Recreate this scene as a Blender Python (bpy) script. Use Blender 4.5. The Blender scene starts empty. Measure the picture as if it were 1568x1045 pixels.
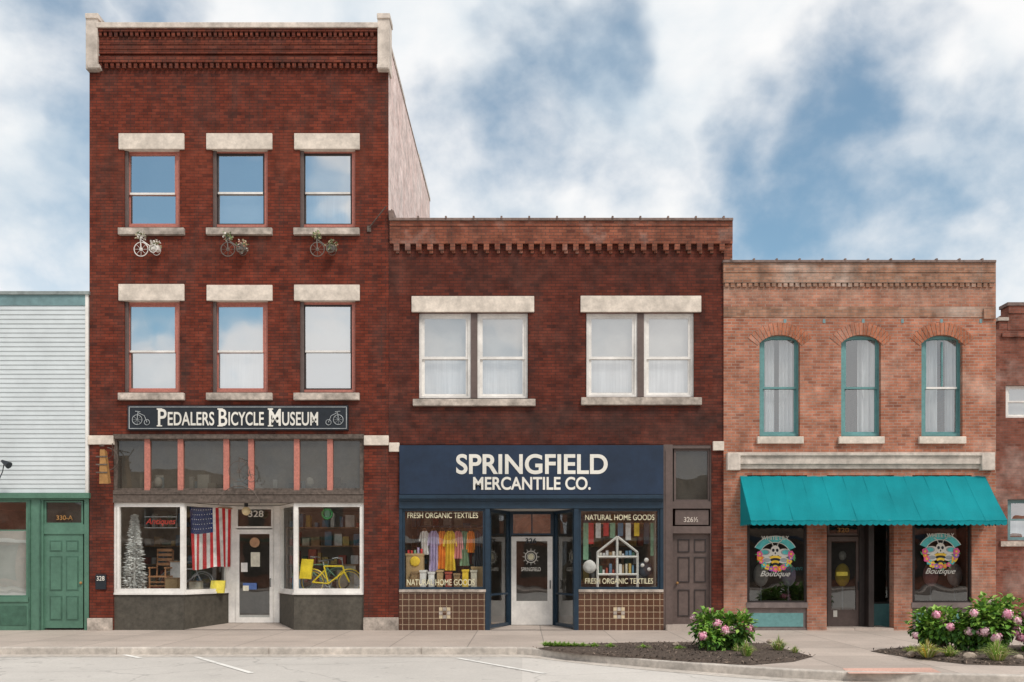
import bpy, bmesh, math, random
from mathutils import Vector, Matrix
random.seed(7)
R=random.random
def U(a,b): return random.uniform(a,b)
D=22.0; S=62.0; VX=800.0; HY=860.0; EYE=1.7
def Xd(px,y=0): return (px-VX)/S*(D+y)/D
def Zd(py,y=0): return EYE+(HY-py)/S*(D+y)/D
scene=bpy.context.scene
# ---------------------------------------------------------------- materials
def newmat(name):
    m=bpy.data.materials.new(name); m.use_nodes=True
    nt=m.node_tree; nt.nodes.clear()
    o=nt.nodes.new('ShaderNodeOutputMaterial')
    return m,nt,o
def N(nt,t,**k):
    n=nt.nodes.new(t)
    for a,b in k.items(): setattr(n,a,b)
    return n
def L(nt,a,b): nt.links.new(a,b)
def c4(c): return (c[0],c[1],c[2],1)
def mat(name,col,rough=0.7,ns=6,na=0.25,bump=0.0,metal=0,ns2=0.7,na2=0.15,spec=0.4,stretch=(1,1,1)):
    m,nt,o=newmat(name)
    p=N(nt,'ShaderNodeBsdfPrincipled'); p.inputs['Roughness'].default_value=rough; p.inputs['Metallic'].default_value=metal
    p.inputs['Specular IOR Level'].default_value=spec
    g=N(nt,'ShaderNodeNewGeometry')
    mp=N(nt,'ShaderNodeMapping'); mp.inputs['Scale'].default_value=stretch
    L(nt,g.outputs['Position'],mp.inputs['Vector'])
    n1=N(nt,'ShaderNodeTexNoise'); n1.inputs['Scale'].default_value=ns; n1.inputs['Detail'].default_value=5; n1.inputs['Roughness'].default_value=.65
    n2=N(nt,'ShaderNodeTexNoise'); n2.inputs['Scale'].default_value=ns2; n2.inputs['Detail'].default_value=3
    L(nt,mp.outputs[0],n1.inputs['Vector']); L(nt,mp.outputs[0],n2.inputs['Vector'])
    r1=N(nt,'ShaderNodeMapRange'); r1.inputs[1].default_value=.3; r1.inputs[2].default_value=.7; r1.inputs[3].default_value=1-na; r1.inputs[4].default_value=1+na
    r2=N(nt,'ShaderNodeMapRange'); r2.inputs[1].default_value=.3; r2.inputs[2].default_value=.7; r2.inputs[3].default_value=1-na2; r2.inputs[4].default_value=1+na2
    L(nt,n1.outputs[0],r1.inputs[0]); L(nt,n2.outputs[0],r2.inputs[0])
    mu=N(nt,'ShaderNodeMath',operation='MULTIPLY'); L(nt,r1.outputs[0],mu.inputs[0]); L(nt,r2.outputs[0],mu.inputs[1])
    vm=N(nt,'ShaderNodeVectorMath',operation='SCALE'); vm.inputs[0].default_value=col; L(nt,mu.outputs[0],vm.inputs['Scale'])
    L(nt,vm.outputs[0],p.inputs['Base Color'])
    if bump>0:
        b=N(nt,'ShaderNodeBump'); b.inputs['Strength'].default_value=bump; b.inputs['Distance'].default_value=.02
        L(nt,n1.outputs[0],b.inputs['Height']); L(nt,b.outputs[0],p.inputs['Normal'])
    L(nt,p.outputs[0],o.inputs[0])
    return m
def brick(name,c1,c2,mortar,w=0.21,h=0.073,ms=0.007,stain=(0.05,0.04,0.035),sa=0.45,pale=(0.5,0.4,0.35),pa=0.12,soldier=False,seed=0,bands=(),odd=(.08,.03,.025),oa=.6):
    m,nt,o=newmat(name)
    p=N(nt,'ShaderNodeBsdfPrincipled'); p.inputs['Roughness'].default_value=.92; p.inputs['Specular IOR Level'].default_value=.12
    g=N(nt,'ShaderNodeNewGeometry'); s=N(nt,'ShaderNodeSeparateXYZ'); L(nt,g.outputs['Position'],s.inputs[0])
    a=N(nt,'ShaderNodeMath',operation='ADD'); L(nt,s.outputs[0],a.inputs[0]); L(nt,s.outputs[1],a.inputs[1])
    a2=N(nt,'ShaderNodeMath',operation='ADD'); a2.inputs[1].default_value=50; L(nt,a.outputs[0],a2.inputs[0])
    a3=N(nt,'ShaderNodeMath',operation='ADD'); a3.inputs[1].default_value=5; L(nt,s.outputs[2],a3.inputs[0])
    wn=N(nt,'ShaderNodeTexNoise'); wn.inputs['Scale'].default_value=1.3; L(nt,g.outputs['Position'],wn.inputs['Vector'])
    wm=N(nt,'ShaderNodeMath',operation='MULTIPLY_ADD'); wm.inputs[1].default_value=.03; L(nt,wn.outputs[0],wm.inputs[0]); L(nt,a3.outputs[0],wm.inputs[2])
    cb=N(nt,'ShaderNodeCombineXYZ')
    if soldier: L(nt,wm.outputs[0],cb.inputs[0]); L(nt,a2.outputs[0],cb.inputs[1])
    else: L(nt,a2.outputs[0],cb.inputs[0]); L(nt,wm.outputs[0],cb.inputs[1])
    def bt(A,B,M,bias):
        b=N(nt,'ShaderNodeTexBrick'); b.inputs['Scale'].default_value=1; b.inputs['Brick Width'].default_value=w; b.inputs['Row Height'].default_value=h
        b.inputs['Mortar Size'].default_value=ms; b.inputs['Mortar Smooth'].default_value=.3; b.inputs['Bias'].default_value=bias
        b.inputs['Color1'].default_value=c4(A); b.inputs['Color2'].default_value=c4(B); b.inputs['Mortar'].default_value=c4(M)
        L(nt,cb.outputs[0],b.inputs['Vector']); return b
    b=bt(c1,c2,mortar,-.1)
    sel=bt((0,0,0),(1,1,1),(0,0,0),-.1)
    def noise(sc,det,vec=None,w=0.0):
        n=N(nt,'ShaderNodeTexNoise',noise_dimensions='4D'); n.inputs['W'].default_value=seed+w; n.inputs['Scale'].default_value=sc; n.inputs['Detail'].default_value=det; n.inputs['Roughness'].default_value=.6
        L(nt,vec if vec else g.outputs['Position'],n.inputs['Vector']); return n.outputs[0]
    def rng(src,a,b_,c,d):
        r=N(nt,'ShaderNodeMapRange'); 
        for i,v in enumerate((a,b_,c,d)): r.inputs[i+1].default_value=v
        L(nt,src,r.inputs[0]); return r.outputs[0]
    def mix(f,c_a,c_b):
        x=N(nt,'ShaderNodeMix',data_type='RGBA'); L(nt,f,x.inputs[0]); L(nt,c_a,x.inputs[6])
        x.inputs[7].default_value=c4(c_b); return x.outputs[2]
    mp=N(nt,'ShaderNodeMapping'); mp.inputs['Scale'].default_value=(2.2,2.2,.5); L(nt,g.outputs['Position'],mp.inputs['Vector'])
    col=mix(rng(sel.outputs[0],.78,.95,0,oa),b.outputs[0],odd)
    col=mix(rng(noise(1,5,mp.outputs[0],1),.46,.72,0,sa),col,stain)
    col=mix(rng(noise(.8,5,None,3),.52,.78,0,pa*2),col,pale)
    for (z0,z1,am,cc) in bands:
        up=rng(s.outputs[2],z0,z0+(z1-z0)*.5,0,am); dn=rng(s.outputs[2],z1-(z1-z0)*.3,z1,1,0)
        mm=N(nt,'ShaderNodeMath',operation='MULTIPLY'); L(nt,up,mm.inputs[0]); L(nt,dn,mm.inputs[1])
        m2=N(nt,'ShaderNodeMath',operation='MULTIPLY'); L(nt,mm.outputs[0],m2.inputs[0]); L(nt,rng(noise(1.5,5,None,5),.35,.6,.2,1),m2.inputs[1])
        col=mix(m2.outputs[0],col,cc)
    v=N(nt,'ShaderNodeVectorMath',operation='SCALE'); L(nt,col,v.inputs[0]); L(nt,rng(noise(3.5,4,None,11),.3,.7,.68,1.32),v.inputs['Scale'])
    L(nt,v.outputs[0],p.inputs['Base Color'])
    bp=N(nt,'ShaderNodeBump'); bp.inputs['Strength'].default_value=.6; bp.inputs['Distance'].default_value=.012; bp.invert=True
    L(nt,b.outputs['Fac'],bp.inputs['Height']); L(nt,bp.outputs[0],p.inputs['Normal'])
    L(nt,p.outputs[0],o.inputs[0]); return m
def glass(name,refl=.3,tint=(.9,.93,.92),rough=0.0,bump=.03,bs=1.2,dirt=0.0,dcol=(.33,.30,.27)):
    m,nt,o=newmat(name)
    t=N(nt,'ShaderNodeBsdfTransparent'); t.inputs[0].default_value=c4(tint)
    gl=N(nt,'ShaderNodeBsdfGlossy'); gl.inputs['Roughness'].default_value=rough; gl.inputs[0].default_value=(1,1,1,1)
    g=N(nt,'ShaderNodeNewGeometry')
    n=N(nt,'ShaderNodeTexNoise'); n.inputs['Scale'].default_value=bs; n.inputs['Detail'].default_value=1; L(nt,g.outputs['Position'],n.inputs['Vector'])
    b=N(nt,'ShaderNodeBump'); b.inputs['Strength'].default_value=1; b.inputs['Distance'].default_value=bump; L(nt,n.outputs[0],b.inputs['Height']); L(nt,b.outputs[0],gl.inputs['Normal'])
    mx=N(nt,'ShaderNodeMixShader'); mx.inputs[0].default_value=refl; L(nt,t.outputs[0],mx.inputs[1]); L(nt,gl.outputs[0],mx.inputs[2])
    out=mx.outputs[0]
    if dirt>0:
        d=N(nt,'ShaderNodeBsdfDiffuse'); d.inputs[0].default_value=c4(dcol)
        n2=N(nt,'ShaderNodeTexNoise'); n2.inputs['Scale'].default_value=2.5; n2.inputs['Detail'].default_value=6; L(nt,g.outputs['Position'],n2.inputs['Vector'])
        r=N(nt,'ShaderNodeMapRange'); r.inputs[1].default_value=.3; r.inputs[2].default_value=.75; r.inputs[3].default_value=dirt*.4; r.inputs[4].default_value=dirt; L(nt,n2.outputs[0],r.inputs[0])
        m2=N(nt,'ShaderNodeMixShader'); L(nt,r.outputs[0],m2.inputs[0]); L(nt,out,m2.inputs[1]); L(nt,d.outputs[0],m2.inputs[2]); out=m2.outputs[0]
    L(nt,out,o.inputs[0]); return m

SOOT=(.035,.022,.02)
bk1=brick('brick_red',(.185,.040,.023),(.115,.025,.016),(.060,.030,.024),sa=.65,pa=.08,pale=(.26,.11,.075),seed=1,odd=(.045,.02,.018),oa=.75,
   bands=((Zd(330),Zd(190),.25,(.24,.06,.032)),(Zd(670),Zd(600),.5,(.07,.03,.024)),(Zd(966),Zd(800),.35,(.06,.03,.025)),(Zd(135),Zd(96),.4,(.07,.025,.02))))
bk1b=brick('brick_red_cornice',(.19,.05,.03),(.12,.03,.02),(.04,.02,.016),sa=.6,pa=.1,pale=(.28,.13,.09),seed=4)
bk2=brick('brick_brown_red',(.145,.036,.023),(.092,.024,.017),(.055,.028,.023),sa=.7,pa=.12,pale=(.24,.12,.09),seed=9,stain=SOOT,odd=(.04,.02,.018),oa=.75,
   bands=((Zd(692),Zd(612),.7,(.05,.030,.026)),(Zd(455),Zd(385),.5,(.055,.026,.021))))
bk2b=brick('brick_orange_parapet',(.29,.10,.06),(.19,.06,.038),(.12,.07,.055),sa=.65,pa=.3,seed=12)
bk3=brick('brick_faded_orange',(.46,.19,.118),(.34,.125,.075),(.36,.25,.20),sa=.4,pa=.3,pale=(.56,.41,.33),stain=(.17,.085,.06),seed=20,odd=(.22,.08,.055),ms=.010,oa=.75,
   bands=((Zd(480),Zd(398),.6,(.33,.22,.165)),(Zd(966),Zd(860),.3,(.2,.11,.08))))
bk3b=brick('brick_weathered_corbel',(.40,.21,.14),(.32,.16,.10),(.26,.20,.16),sa=.75,pa=.45,pale=(.55,.48,.42),stain=(.12,.08,.06),seed=25,odd=(.12,.06,.045))
bk3s=brick('brick_arch_soldier',(.46,.17,.095),(.40,.14,.075),(.32,.22,.17),soldier=True,sa=.2,pa=.2,seed=26,oa=.3)
bk4=brick('brick_side_building',(.27,.10,.07),(.20,.07,.045),(.19,.12,.10),sa=.4,pa=.3,seed=31)
bkpink=brick('painted_brick_pink',(.82,.69,.65),(.77,.62,.58),(.68,.52,.48),sa=.28,stain=(.52,.28,.23),pa=.3,pale=(.86,.80,.77),seed=40,odd=(.62,.38,.33),oa=.4)
bktan=brick('brick_tan',(.30,.22,.16),(.22,.15,.11),(.3,.27,.24),seed=44)
stone=mat('limestone',(.64,.56,.48),.85,9,.18,.25,ns2=2.2,na2=.2)
stoned=mat('limestone_dirty',(.42,.36,.31),.9,7,.4,.4,ns2=1.7,na2=.35)
stonec=mat('coping_stone',(.55,.48,.42),.9,5,.28,.3,na2=.25)
copd=mat('coping_dark',(.20,.14,.12),.8,8,.4,.3)
pink=mat('salmon_paint',(.46,.17,.13),.6,20,.25)
white=mat('white_paint',(.76,.73,.69),.5,14,.08,ns2=2)
brown=mat('brown_paint',(.12,.085,.075),.55,10,.15)
brownd=mat('dark_brown_paint',(.04,.03,.028),.5)
navy=mat('navy_paint',(.011,.025,.054),.5,5,.18,ns2=.8,na2=.2)
navyd=mat('navy_trim',(.014,.033,.056),.4,6,.2)
cream=mat('cream_letter',(.74,.71,.64),.5,20,.05)
creamg=mat('cream_window_letter',(.66,.61,.42),.5)
black=mat('black_sign',(.014,.018,.024),.4,8,.2)
olive=mat('olive_bulkhead',(.075,.066,.052),.7,9,.3,.1,na2=.3)
rust=mat('rusted_iron',(.11,.085,.07),.8,12,.5,.3)
green=mat('green_paint',(.085,.185,.13),.5,10,.12,ns2=1.5)
greend=mat('green_paint_dark',(.050,.12,.082),.5)
teal=mat('teal_paint',(.13,.29,.29),.5,10,.15)
tealg=mat('teal_grey_band',(.16,.26,.27),.6,5,.2)
awn=mat('awning_canvas',(.004,.22,.25),.8,40,.06,.05,ns2=1.1,na2=.14,spec=.15)
siding=mat('pale_siding',(.58,.62,.63),.5,3,.06,ns2=.6,na2=.07)
gdark=glass('glass_shop',.15,(.95,.97,.96),bump=.004)
gshop2=glass('glass_shop_blue',.24,(.88,.92,.92),bump=.004)
gup=glass('glass_upper',.62,(.75,.8,.83),bump=.010,bs=.9)
gup2=glass('glass_upper_soft',.42,(.86,.87,.88),bump=.008)
gdirty=glass('glass_dirty',.10,(.6,.6,.57),bump=.004,dirt=.5,dcol=(.12,.11,.095))
gb3=glass('glass_tinted',.14,(.66,.69,.69),bump=.004)
gb3w=glass('glass_upper_clear',.26,(.84,.86,.87),bump=.008)
shade=mat('roller_shade',(.56,.54,.50),.9,3,.08)
shadeb=mat('roller_shade_blue',(.27,.33,.37),.9,3,.08)
curtain=mat('curtain_white',(.74,.75,.75),.9,3,.14,stretch=(6,1,.3))
interior=mat('interior_wall',(.34,.30,.25),.9,3,.25)
interiord=mat('interior_dark',(.10,.09,.08),.9,3,.3)
wood=mat('wood_floor',(.30,.18,.10),.6,8,.3,stretch=(1,6,1))
roofm=mat('roof_tar',(.08,.08,.08),.95)
def grid_mat(name,base,joint,w,h,ms,vert=False,offset=0.0,rough=.7,bump=.3,na=.12,cracks=False):
    m,nt,o=newmat(name)
    p=N(nt,'ShaderNodeBsdfPrincipled'); p.inputs['Roughness'].default_value=rough
    g=N(nt,'ShaderNodeNewGeometry'); s=N(nt,'ShaderNodeSeparateXYZ'); L(nt,g.outputs['Position'],s.inputs[0])
    cb=N(nt,'ShaderNodeCombineXYZ')
    ax=N(nt,'ShaderNodeMath',operation='ADD'); ax.inputs[1].default_value=60.0; L(nt,s.outputs[0],ax.inputs[0])
    ay=N(nt,'ShaderNodeMath',operation='ADD'); ay.inputs[1].default_value=60.0; L(nt,s.outputs[2 if vert else 1],ay.inputs[0])
    L(nt,ax.outputs[0],cb.inputs[0]); L(nt,ay.outputs[0],cb.inputs[1])
    b=N(nt,'ShaderNodeTexBrick'); b.offset=offset; b.inputs['Scale'].default_value=1; b.inputs['Brick Width'].default_value=w; b.inputs['Row Height'].default_value=h
    b.inputs['Mortar Size'].default_value=ms; b.inputs['Color1'].default_value=c4(base); b.inputs['Color2'].default_value=c4([x*.84 for x in base]); b.inputs['Mortar'].default_value=c4(joint)
    L(nt,cb.outputs[0],b.inputs['Vector'])
    def noise(sc,det,lo,hi,a=.3,bb=.7):
        n=N(nt,'ShaderNodeTexNoise'); n.inputs['Scale'].default_value=sc; n.inputs['Detail'].default_value=det; n.inputs['Roughness'].default_value=.7; L(nt,g.outputs['Position'],n.inputs['Vector'])
        r=N(nt,'ShaderNodeMapRange'); r.inputs[1].default_value=a; r.inputs[2].default_value=bb; r.inputs[3].default_value=lo; r.inputs[4].default_value=hi; L(nt,n.outputs[0],r.inputs[0]); return r.outputs[0]
    x=noise(.6,6,1-na,1+na); y=noise(25,4,1-na,1+na); st=noise(3.5,2,1,.7,.66,.74)
    mu=N(nt,'ShaderNodeMath',operation='MULTIPLY'); L(nt,x,mu.inputs[0]); L(nt,y,mu.inputs[1]); last=mu.outputs[0]
    if not vert:
        m4=N(nt,'ShaderNodeMath',operation='MULTIPLY'); L(nt,last,m4.inputs[0]); L(nt,st,m4.inputs[1]); last=m4.outputs[0]
    if cracks:
        v=N(nt,'ShaderNodeTexVoronoi',feature='DISTANCE_TO_EDGE'); v.inputs['Scale'].default_value=.42
        dn=N(nt,'ShaderNodeTexNoise'); dn.inputs['Scale'].default_value=1.7; dn.inputs['Detail'].default_value=6; L(nt,g.outputs['Position'],dn.inputs['Vector'])
        ad=N(nt,'ShaderNodeMix',data_type='RGBA'); ad.inputs[0].default_value=.35; L(nt,g.outputs['Position'],ad.inputs[6]); L(nt,dn.outputs[1],ad.inputs[7]); L(nt,ad.outputs[2],v.inputs['Vector'])
        r=N(nt,'ShaderNodeMapRange'); r.inputs[1].default_value=0; r.inputs[2].default_value=.007; r.inputs[3].default_value=.72; r.inputs[4].default_value=1; L(nt,v.outputs[0],r.inputs[0])
        m3=N(nt,'ShaderNodeMath',operation='MULTIPLY'); L(nt,last,m3.inputs[0]); L(nt,r.outputs[0],m3.inputs[1]); last=m3.outputs[0]
    vs=N(nt,'ShaderNodeVectorMath',operation='SCALE'); L(nt,b.outputs[0],vs.inputs[0]); L(nt,last,vs.inputs['Scale']); L(nt,vs.outputs[0],p.inputs['Base Color'])
    bp=N(nt,'ShaderNodeBump'); bp.invert=True; bp.inputs['Strength'].default_value=bump; bp.inputs['Distance'].default_value=.01; L(nt,b.outputs['Fac'],bp.inputs['Height']); L(nt,bp.outputs[0],p.inputs['Normal'])
    L(nt,p.outputs[0],o.inputs[0]); return m
concrete=grid_mat('concrete_sidewalk',(.50,.42,.365),(.27,.23,.20),1.55,1.5,.012,na=.14)
roadm=grid_mat('worn_pale_asphalt',(.58,.545,.505),(.57,.53,.49),6,60,.004,cracks=True,na=.08,rough=.9)
tile=grid_mat('brown_glazed_tile',(.10,.045,.026),(.36,.27,.18),.155,.155,.008,vert=True,rough=.25,na=.3)
curbm=mat('curb_concrete',(.50,.45,.40),.85,8,.25,.2)
grass_ground=mat('ground_dirt',(.20,.18,.13),.95,2,.3)
mulch=mat('mulch',(.085,.062,.048),.95,18,.5,.8)
tact=mat('tactile_paving_pink',(.60,.36,.29),.8,30,.25,.3)
line=mat('road_paint_worn',(.74,.72,.68),.8,6,.2)

# ---------------------------------------------------------------- mesh builder
class MB:
    def __init__(s): s.v=[];s.f=[];s.m=[];s.mats=[]
    def mi(s,m):
        if m not in s.mats: s.mats.append(m)
        return s.mats.index(m)
    def poly(s,pts,m):
        i=len(s.v); s.v+= [tuple(p) for p in pts]; s.f.append(tuple(range(i,i+len(pts)))); s.m.append(s.mi(m))
    def hexa(s,p,m):
        i=len(s.v); s.v+=[tuple(q) for q in p]; k=s.mi(m)
        for f in ((3,2,1,0),(4,5,6,7),(0,1,5,4),(1,2,6,5),(2,3,7,6),(3,0,4,7)):
            s.f.append(tuple(i+j for j in f)); s.m.append(k)
    def box(s,x0,x1,y0,y1,z0,z1,m):
        if x1<x0:x0,x1=x1,x0
        if z1<z0:z0,z1=z1,z0
        if y1<y0:y0,y1=y1,y0
        s.hexa([(x0,y0,z0),(x1,y0,z0),(x1,y1,z0),(x0,y1,z0),(x0,y0,z1),(x1,y0,z1),(x1,y1,z1),(x0,y1,z1)],m)
    def pb(s,a,b,c,d,y0,y1,m):
        s.box(Xd(a,y0),Xd(b,y0),y0,y1,Zd(d,y0),Zd(c,y0),m)
    def ob(s,p0,p1,t0,t1,z0,z1,o0,o1,m):
        p0=Vector(p0);p1=Vector(p1);d=(p1-p0).normalized();n=Vector((-d.y,d.x))
        a=p0+d*t0;b=p0+d*t1
        q=[a+n*o0,b+n*o0,b+n*o1,a+n*o1]
        s.hexa([(w.x,w.y,z0) for w in q]+[(w.x,w.y,z1) for w in q],m)
    def tube(s,a,b,r,m,n=8,r2=None):
        a=Vector(a);b=Vector(b);d=b-a
        if d.length<1e-6:return
        r2=r if r2 is None else r2
        q=d.to_track_quat('Z','Y'); i=len(s.v);k=s.mi(m)
        for c,rr in((a,r),(b,r2)):
            for j in range(n):
                t=2*math.pi*j/n; s.v.append(tuple(c+q@Vector((rr*math.cos(t),rr*math.sin(t),0))))
        for j in range(n):
            s.f.append((i+j,i+(j+1)%n,i+n+(j+1)%n,i+n+j)); s.m.append(k)
        s.f.append(tuple(i+n-1-j for j in range(n)));s.m.append(k)
        s.f.append(tuple(i+n+j for j in range(n)));s.m.append(k)
    def path(s,pts,r,m,n=6):
        for a,b in zip(pts,pts[1:]): s.tube(a,b,r,m,n)
    def ring(s,c,Rr,r,m,n=28,a0=0,a1=2*math.pi):
        c=Vector(c)
        s.path([c+Vector((Rr*math.cos(a0+(a1-a0)*j/n),0,Rr*math.sin(a0+(a1-a0)*j/n))) for j in range(n+1)],r,m,5)
    def disc(s,c,rx,rz,m,n=24,a0=0,a1=2*math.pi):
        pts=[(c[0]+rx*math.cos(a0+(a1-a0)*j/n),c[1],c[2]+rz*math.sin(a0+(a1-a0)*j/n)) for j in range(n if a1-a0>6.28 else n+1)]
        s.poly(pts,m)
    def arcband(s,c,ri,ro,a0,a1,m,n=18,sx=1,sz=1):
        for j in range(n):
            t=a0+(a1-a0)*j/n;u=a0+(a1-a0)*(j+1)/n
            s.poly([(c[0]+sx*r*math.cos(w),c[1],c[2]+sz*r*math.sin(w)) for r,w in((ri,t),(ro,t),(ro,u),(ri,u))],m)
    def ball(s,c,r,m,sx=1,sy=1,sz=1,nu=10,nv=7,j=0):
        i=len(s.v);k=s.mi(m)
        for b in range(nv+1):
            ph=math.pi*b/nv
            for a in range(nu):
                t=2*math.pi*a/nu; rr=r*(1+U(-j,j))
                s.v.append((c[0]+sx*rr*math.sin(ph)*math.cos(t),c[1]+sy*rr*math.sin(ph)*math.sin(t),c[2]+sz*rr*math.cos(ph)))
        for b in range(nv):
            for a in range(nu):
                s.f.append((i+b*nu+a,i+(b+1)*nu+a,i+(b+1)*nu+(a+1)%nu,i+b*nu+(a+1)%nu));s.m.append(k)
    def build(s,name,parent=None,bevel=0,smooth=False):
        me=bpy.data.meshes.new(name)
        off=Vector((0,0,0))
        if parent is None and s.v:
            xs=[v[0] for v in s.v];ys=[v[1] for v in s.v];zs=[v[2] for v in s.v]
            off=Vector(((min(xs)+max(xs))/2,(min(ys)+max(ys))/2,min(zs)))
        me.from_pydata([tuple(Vector(v)-off) for v in s.v],[],s.f)
        for m in s.mats: me.materials.append(m)
        me.polygons.foreach_set('material_index',s.m)
        if smooth: me.polygons.foreach_set('use_smooth',[True]*len(s.f))
        me.update()
        o=bpy.data.objects.new(name,me); scene.collection.objects.link(o); o.location=off
        if parent: attach(o,parent)
        if bevel:
            b=o.modifiers.new('bevel','BEVEL'); b.width=bevel; b.segments=2; b.limit_method='ANGLE'
        return o
def attach(o,p):
    o.parent=p; o.matrix_parent_inverse=Matrix.Translation(-p.location)
def empty(name,loc):
    e=bpy.data.objects.new(name,None); scene.collection.objects.link(e); e.location=loc; e.empty_display_size=.3; return e
def text(parent,name,s,cx,cy,w,h,y,m,bold=0.0,ext=.006,shear=0,sp=1.0):
    cu=bpy.data.curves.new(name,'FONT'); cu.body=s; cu.align_x='CENTER'; cu.align_y='CENTER'; cu.extrude=ext; cu.offset=bold; cu.shear=shear; cu.space_character=sp
    cu.materials.append(m)
    o=bpy.data.objects.new(name,cu); scene.collection.objects.link(o)
    bpy.context.view_layer.update()
    bb=[Vector(b) for b in o.bound_box]; x0=min(b.x for b in bb);x1=max(b.x for b in bb);y0=min(b.y for b in bb);y1=max(b.y for b in bb)
    W=w/S*(D+y)/D; H=h/S*(D+y)/D
    sx=W/(x1-x0); sy=H/(y1-y0)
    o.rotation_euler=(math.pi/2,0,0); o.scale=(sx,sy,1)
    o.location=(Xd(cx,y)-sx*(x0+x1)/2,y,Zd(cy,y)-sy*(y0+y1)/2)
    if parent: attach(o,parent)
    return o
def wall(mb,a,b,c,d,holes,y,m,rev=.28,mr=None):
    xs=sorted({a,b}|{h[0] for h in holes}|{h[1] for h in holes}); ys=sorted({c,d}|{h[2] for h in holes}|{h[3] for h in holes})
    for i in range(len(xs)-1):
        for j in range(len(ys)-1):
            mx=(xs[i]+xs[i+1])/2;my=(ys[j]+ys[j+1])/2
            if any(h[0]<mx<h[1] and h[2]<my<h[3] for h in holes): continue
            X0,X1,Z0,Z1=Xd(xs[i],y),Xd(xs[i+1],y),Zd(ys[j+1],y),Zd(ys[j],y)
            mb.poly([(X0,y,Z0),(X1,y,Z0),(X1,y,Z1),(X0,y,Z1)],m)
    mr=mr or m
    for h in holes:
        X0,X1,Z0,Z1=Xd(h[0],y),Xd(h[1],y),Zd(h[3],y),Zd(h[2],y);Y=y+rev
        mb.poly([(X0,y,Z0),(X0,Y,Z0),(X0,Y,Z1),(X0,y,Z1)],mr);mb.poly([(X1,y,Z0),(X1,y,Z1),(X1,Y,Z1),(X1,Y,Z0)],mr)
        mb.poly([(X0,y,Z1),(X0,Y,Z1),(X1,Y,Z1),(X1,y,Z1)],mr)
        if h[3]<d: mb.poly([(X0,y,Z0),(X1,y,Z0),(X1,Y,Z0),(X0,Y,Z0)],mr)
def framed(mb,p0,p1,z0,z1,fw,dep,fm,gm,xs=(),zs=(),fb=None,ft=None,goff=.6,mw=None):
    p0=Vector(p0);p1=Vector(p1);Ln=(p1-p0).length; fb=fb or fw; ft=ft or fw; mw=mw or fw*.6
    mb.ob(p0,p1,0,fw,z0,z1,0,dep,fm); mb.ob(p0,p1,Ln-fw,Ln,z0,z1,0,dep,fm)
    mb.ob(p0,p1,fw,Ln-fw,z0,z0+fb,0.003,dep-.003,fm); mb.ob(p0,p1,fw,Ln-fw,z1-ft,z1,0.003,dep-.003,fm)
    for x in xs: mb.ob(p0,p1,x*Ln-mw/2,x*Ln+mw/2,z0+fb,z1-ft,.005,dep-.005,fm)
    for z in zs: mb.ob(p0,p1,fw,Ln-fw,z0+(z1-z0)*z-mw/2,z0+(z1-z0)*z+mw/2,.007,dep-.007,fm)
    d=(p1-p0).normalized();n=Vector((-d.y,d.x))*dep*goff
    if gm:
        a=p0+n+d*fw;b=p1+n-d*fw
        mb.poly([(a.x,a.y,z0+fb),(b.x,b.y,z0+fb),(b.x,b.y,z1-ft),(a.x,a.y,z1-ft)],gm)
def sash(parent,a,b,c,d,mid,y,frame,sashm,g,up=None,lo=None,fw=4,sw=3,rail=None,upfrac=1.0):
    mb=MB(); k=S
    X0,X1,Z0,Z1=Xd(a,y),Xd(b,y),Zd(d,y),Zd(c,y); f=fw/k; s=sw/k; zm=Zd(mid,y)
    mb.box(X0,X0+f,y,y+.12,Z0,Z1,frame);mb.box(X1-f,X1,y,y+.12,Z0,Z1,frame);mb.box(X0+f,X1-f,y+.003,y+.117,Z1-f,Z1,frame);mb.box(X0+f,X1-f,y+.003,y+.117,Z0,Z0+f*.8,frame)
    x0,x1,z0,z1=X0+f,X1-f,Z0+f*.8,Z1-f
    yu=y+.03; yl=y+.07
    for (za,zb,yy) in((zm-s/2,z1,yu),(z0,zm+s/2,yl)):
        mb.box(x0,x0+s,yy,yy+.035,za,zb,sashm);mb.box(x1-s,x1,yy,yy+.035,za,zb,sashm)
        mb.box(x0+s,x1-s,yy+.002,yy+.033,zb-s,zb,sashm);mb.box(x0+s,x1-s,yy+.002,yy+.033,za,za+s,rail if (rail and yy==yu) else sashm)
    mb.build('window_frame',parent)
    mg=MB()
    for (za,zb,yy) in((zm,z1,yu),(z0,zm,yl)):
        e=[U(-.006,.006) for _ in range(3)]
        mg.poly([(x0,yy+.018+e[0],za),(x1,yy+.018+e[1],za),(x1,yy+.018+e[2],zb),(x0,yy+.018+e[0]-e[1]+e[2],zb)],g)
    mg.build('window_glass',parent)
    ms=MB()
    if up: ms.box(x0-.02,x1+.02,y+.17,y+.18,z1-(z1-zm)*upfrac,z1+.02,up)
    if lo: ms.box(x0-.02,x1+.02,y+.19,y+.20,z0-.02+U(0,.12),zm,lo)
    if up or lo: ms.build('window_shade',parent)
def hull(parent,px0,px1,zt,dep,ml,mr,roofz,name='side_walls',y0=.01):
    mb=MB();X0,X1=Xd(px0),Xd(px1)
    if ml: mb.box(X0+.002,X0+.3,y0,dep,0.0,zt,ml)
    if mr: mb.box(X1-.3,X1-.002,y0,dep,0.0,zt,mr)
    mb.box(X0+.3,X1-.3,dep-.3,dep-.005,0,zt-.1,mr or ml); mb.build(name,parent)
    r=MB(); r.box(X0+.3,X1-.3,.3,dep-.3,roofz-.2,roofz,roofm); r.build('roof',parent)
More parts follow.
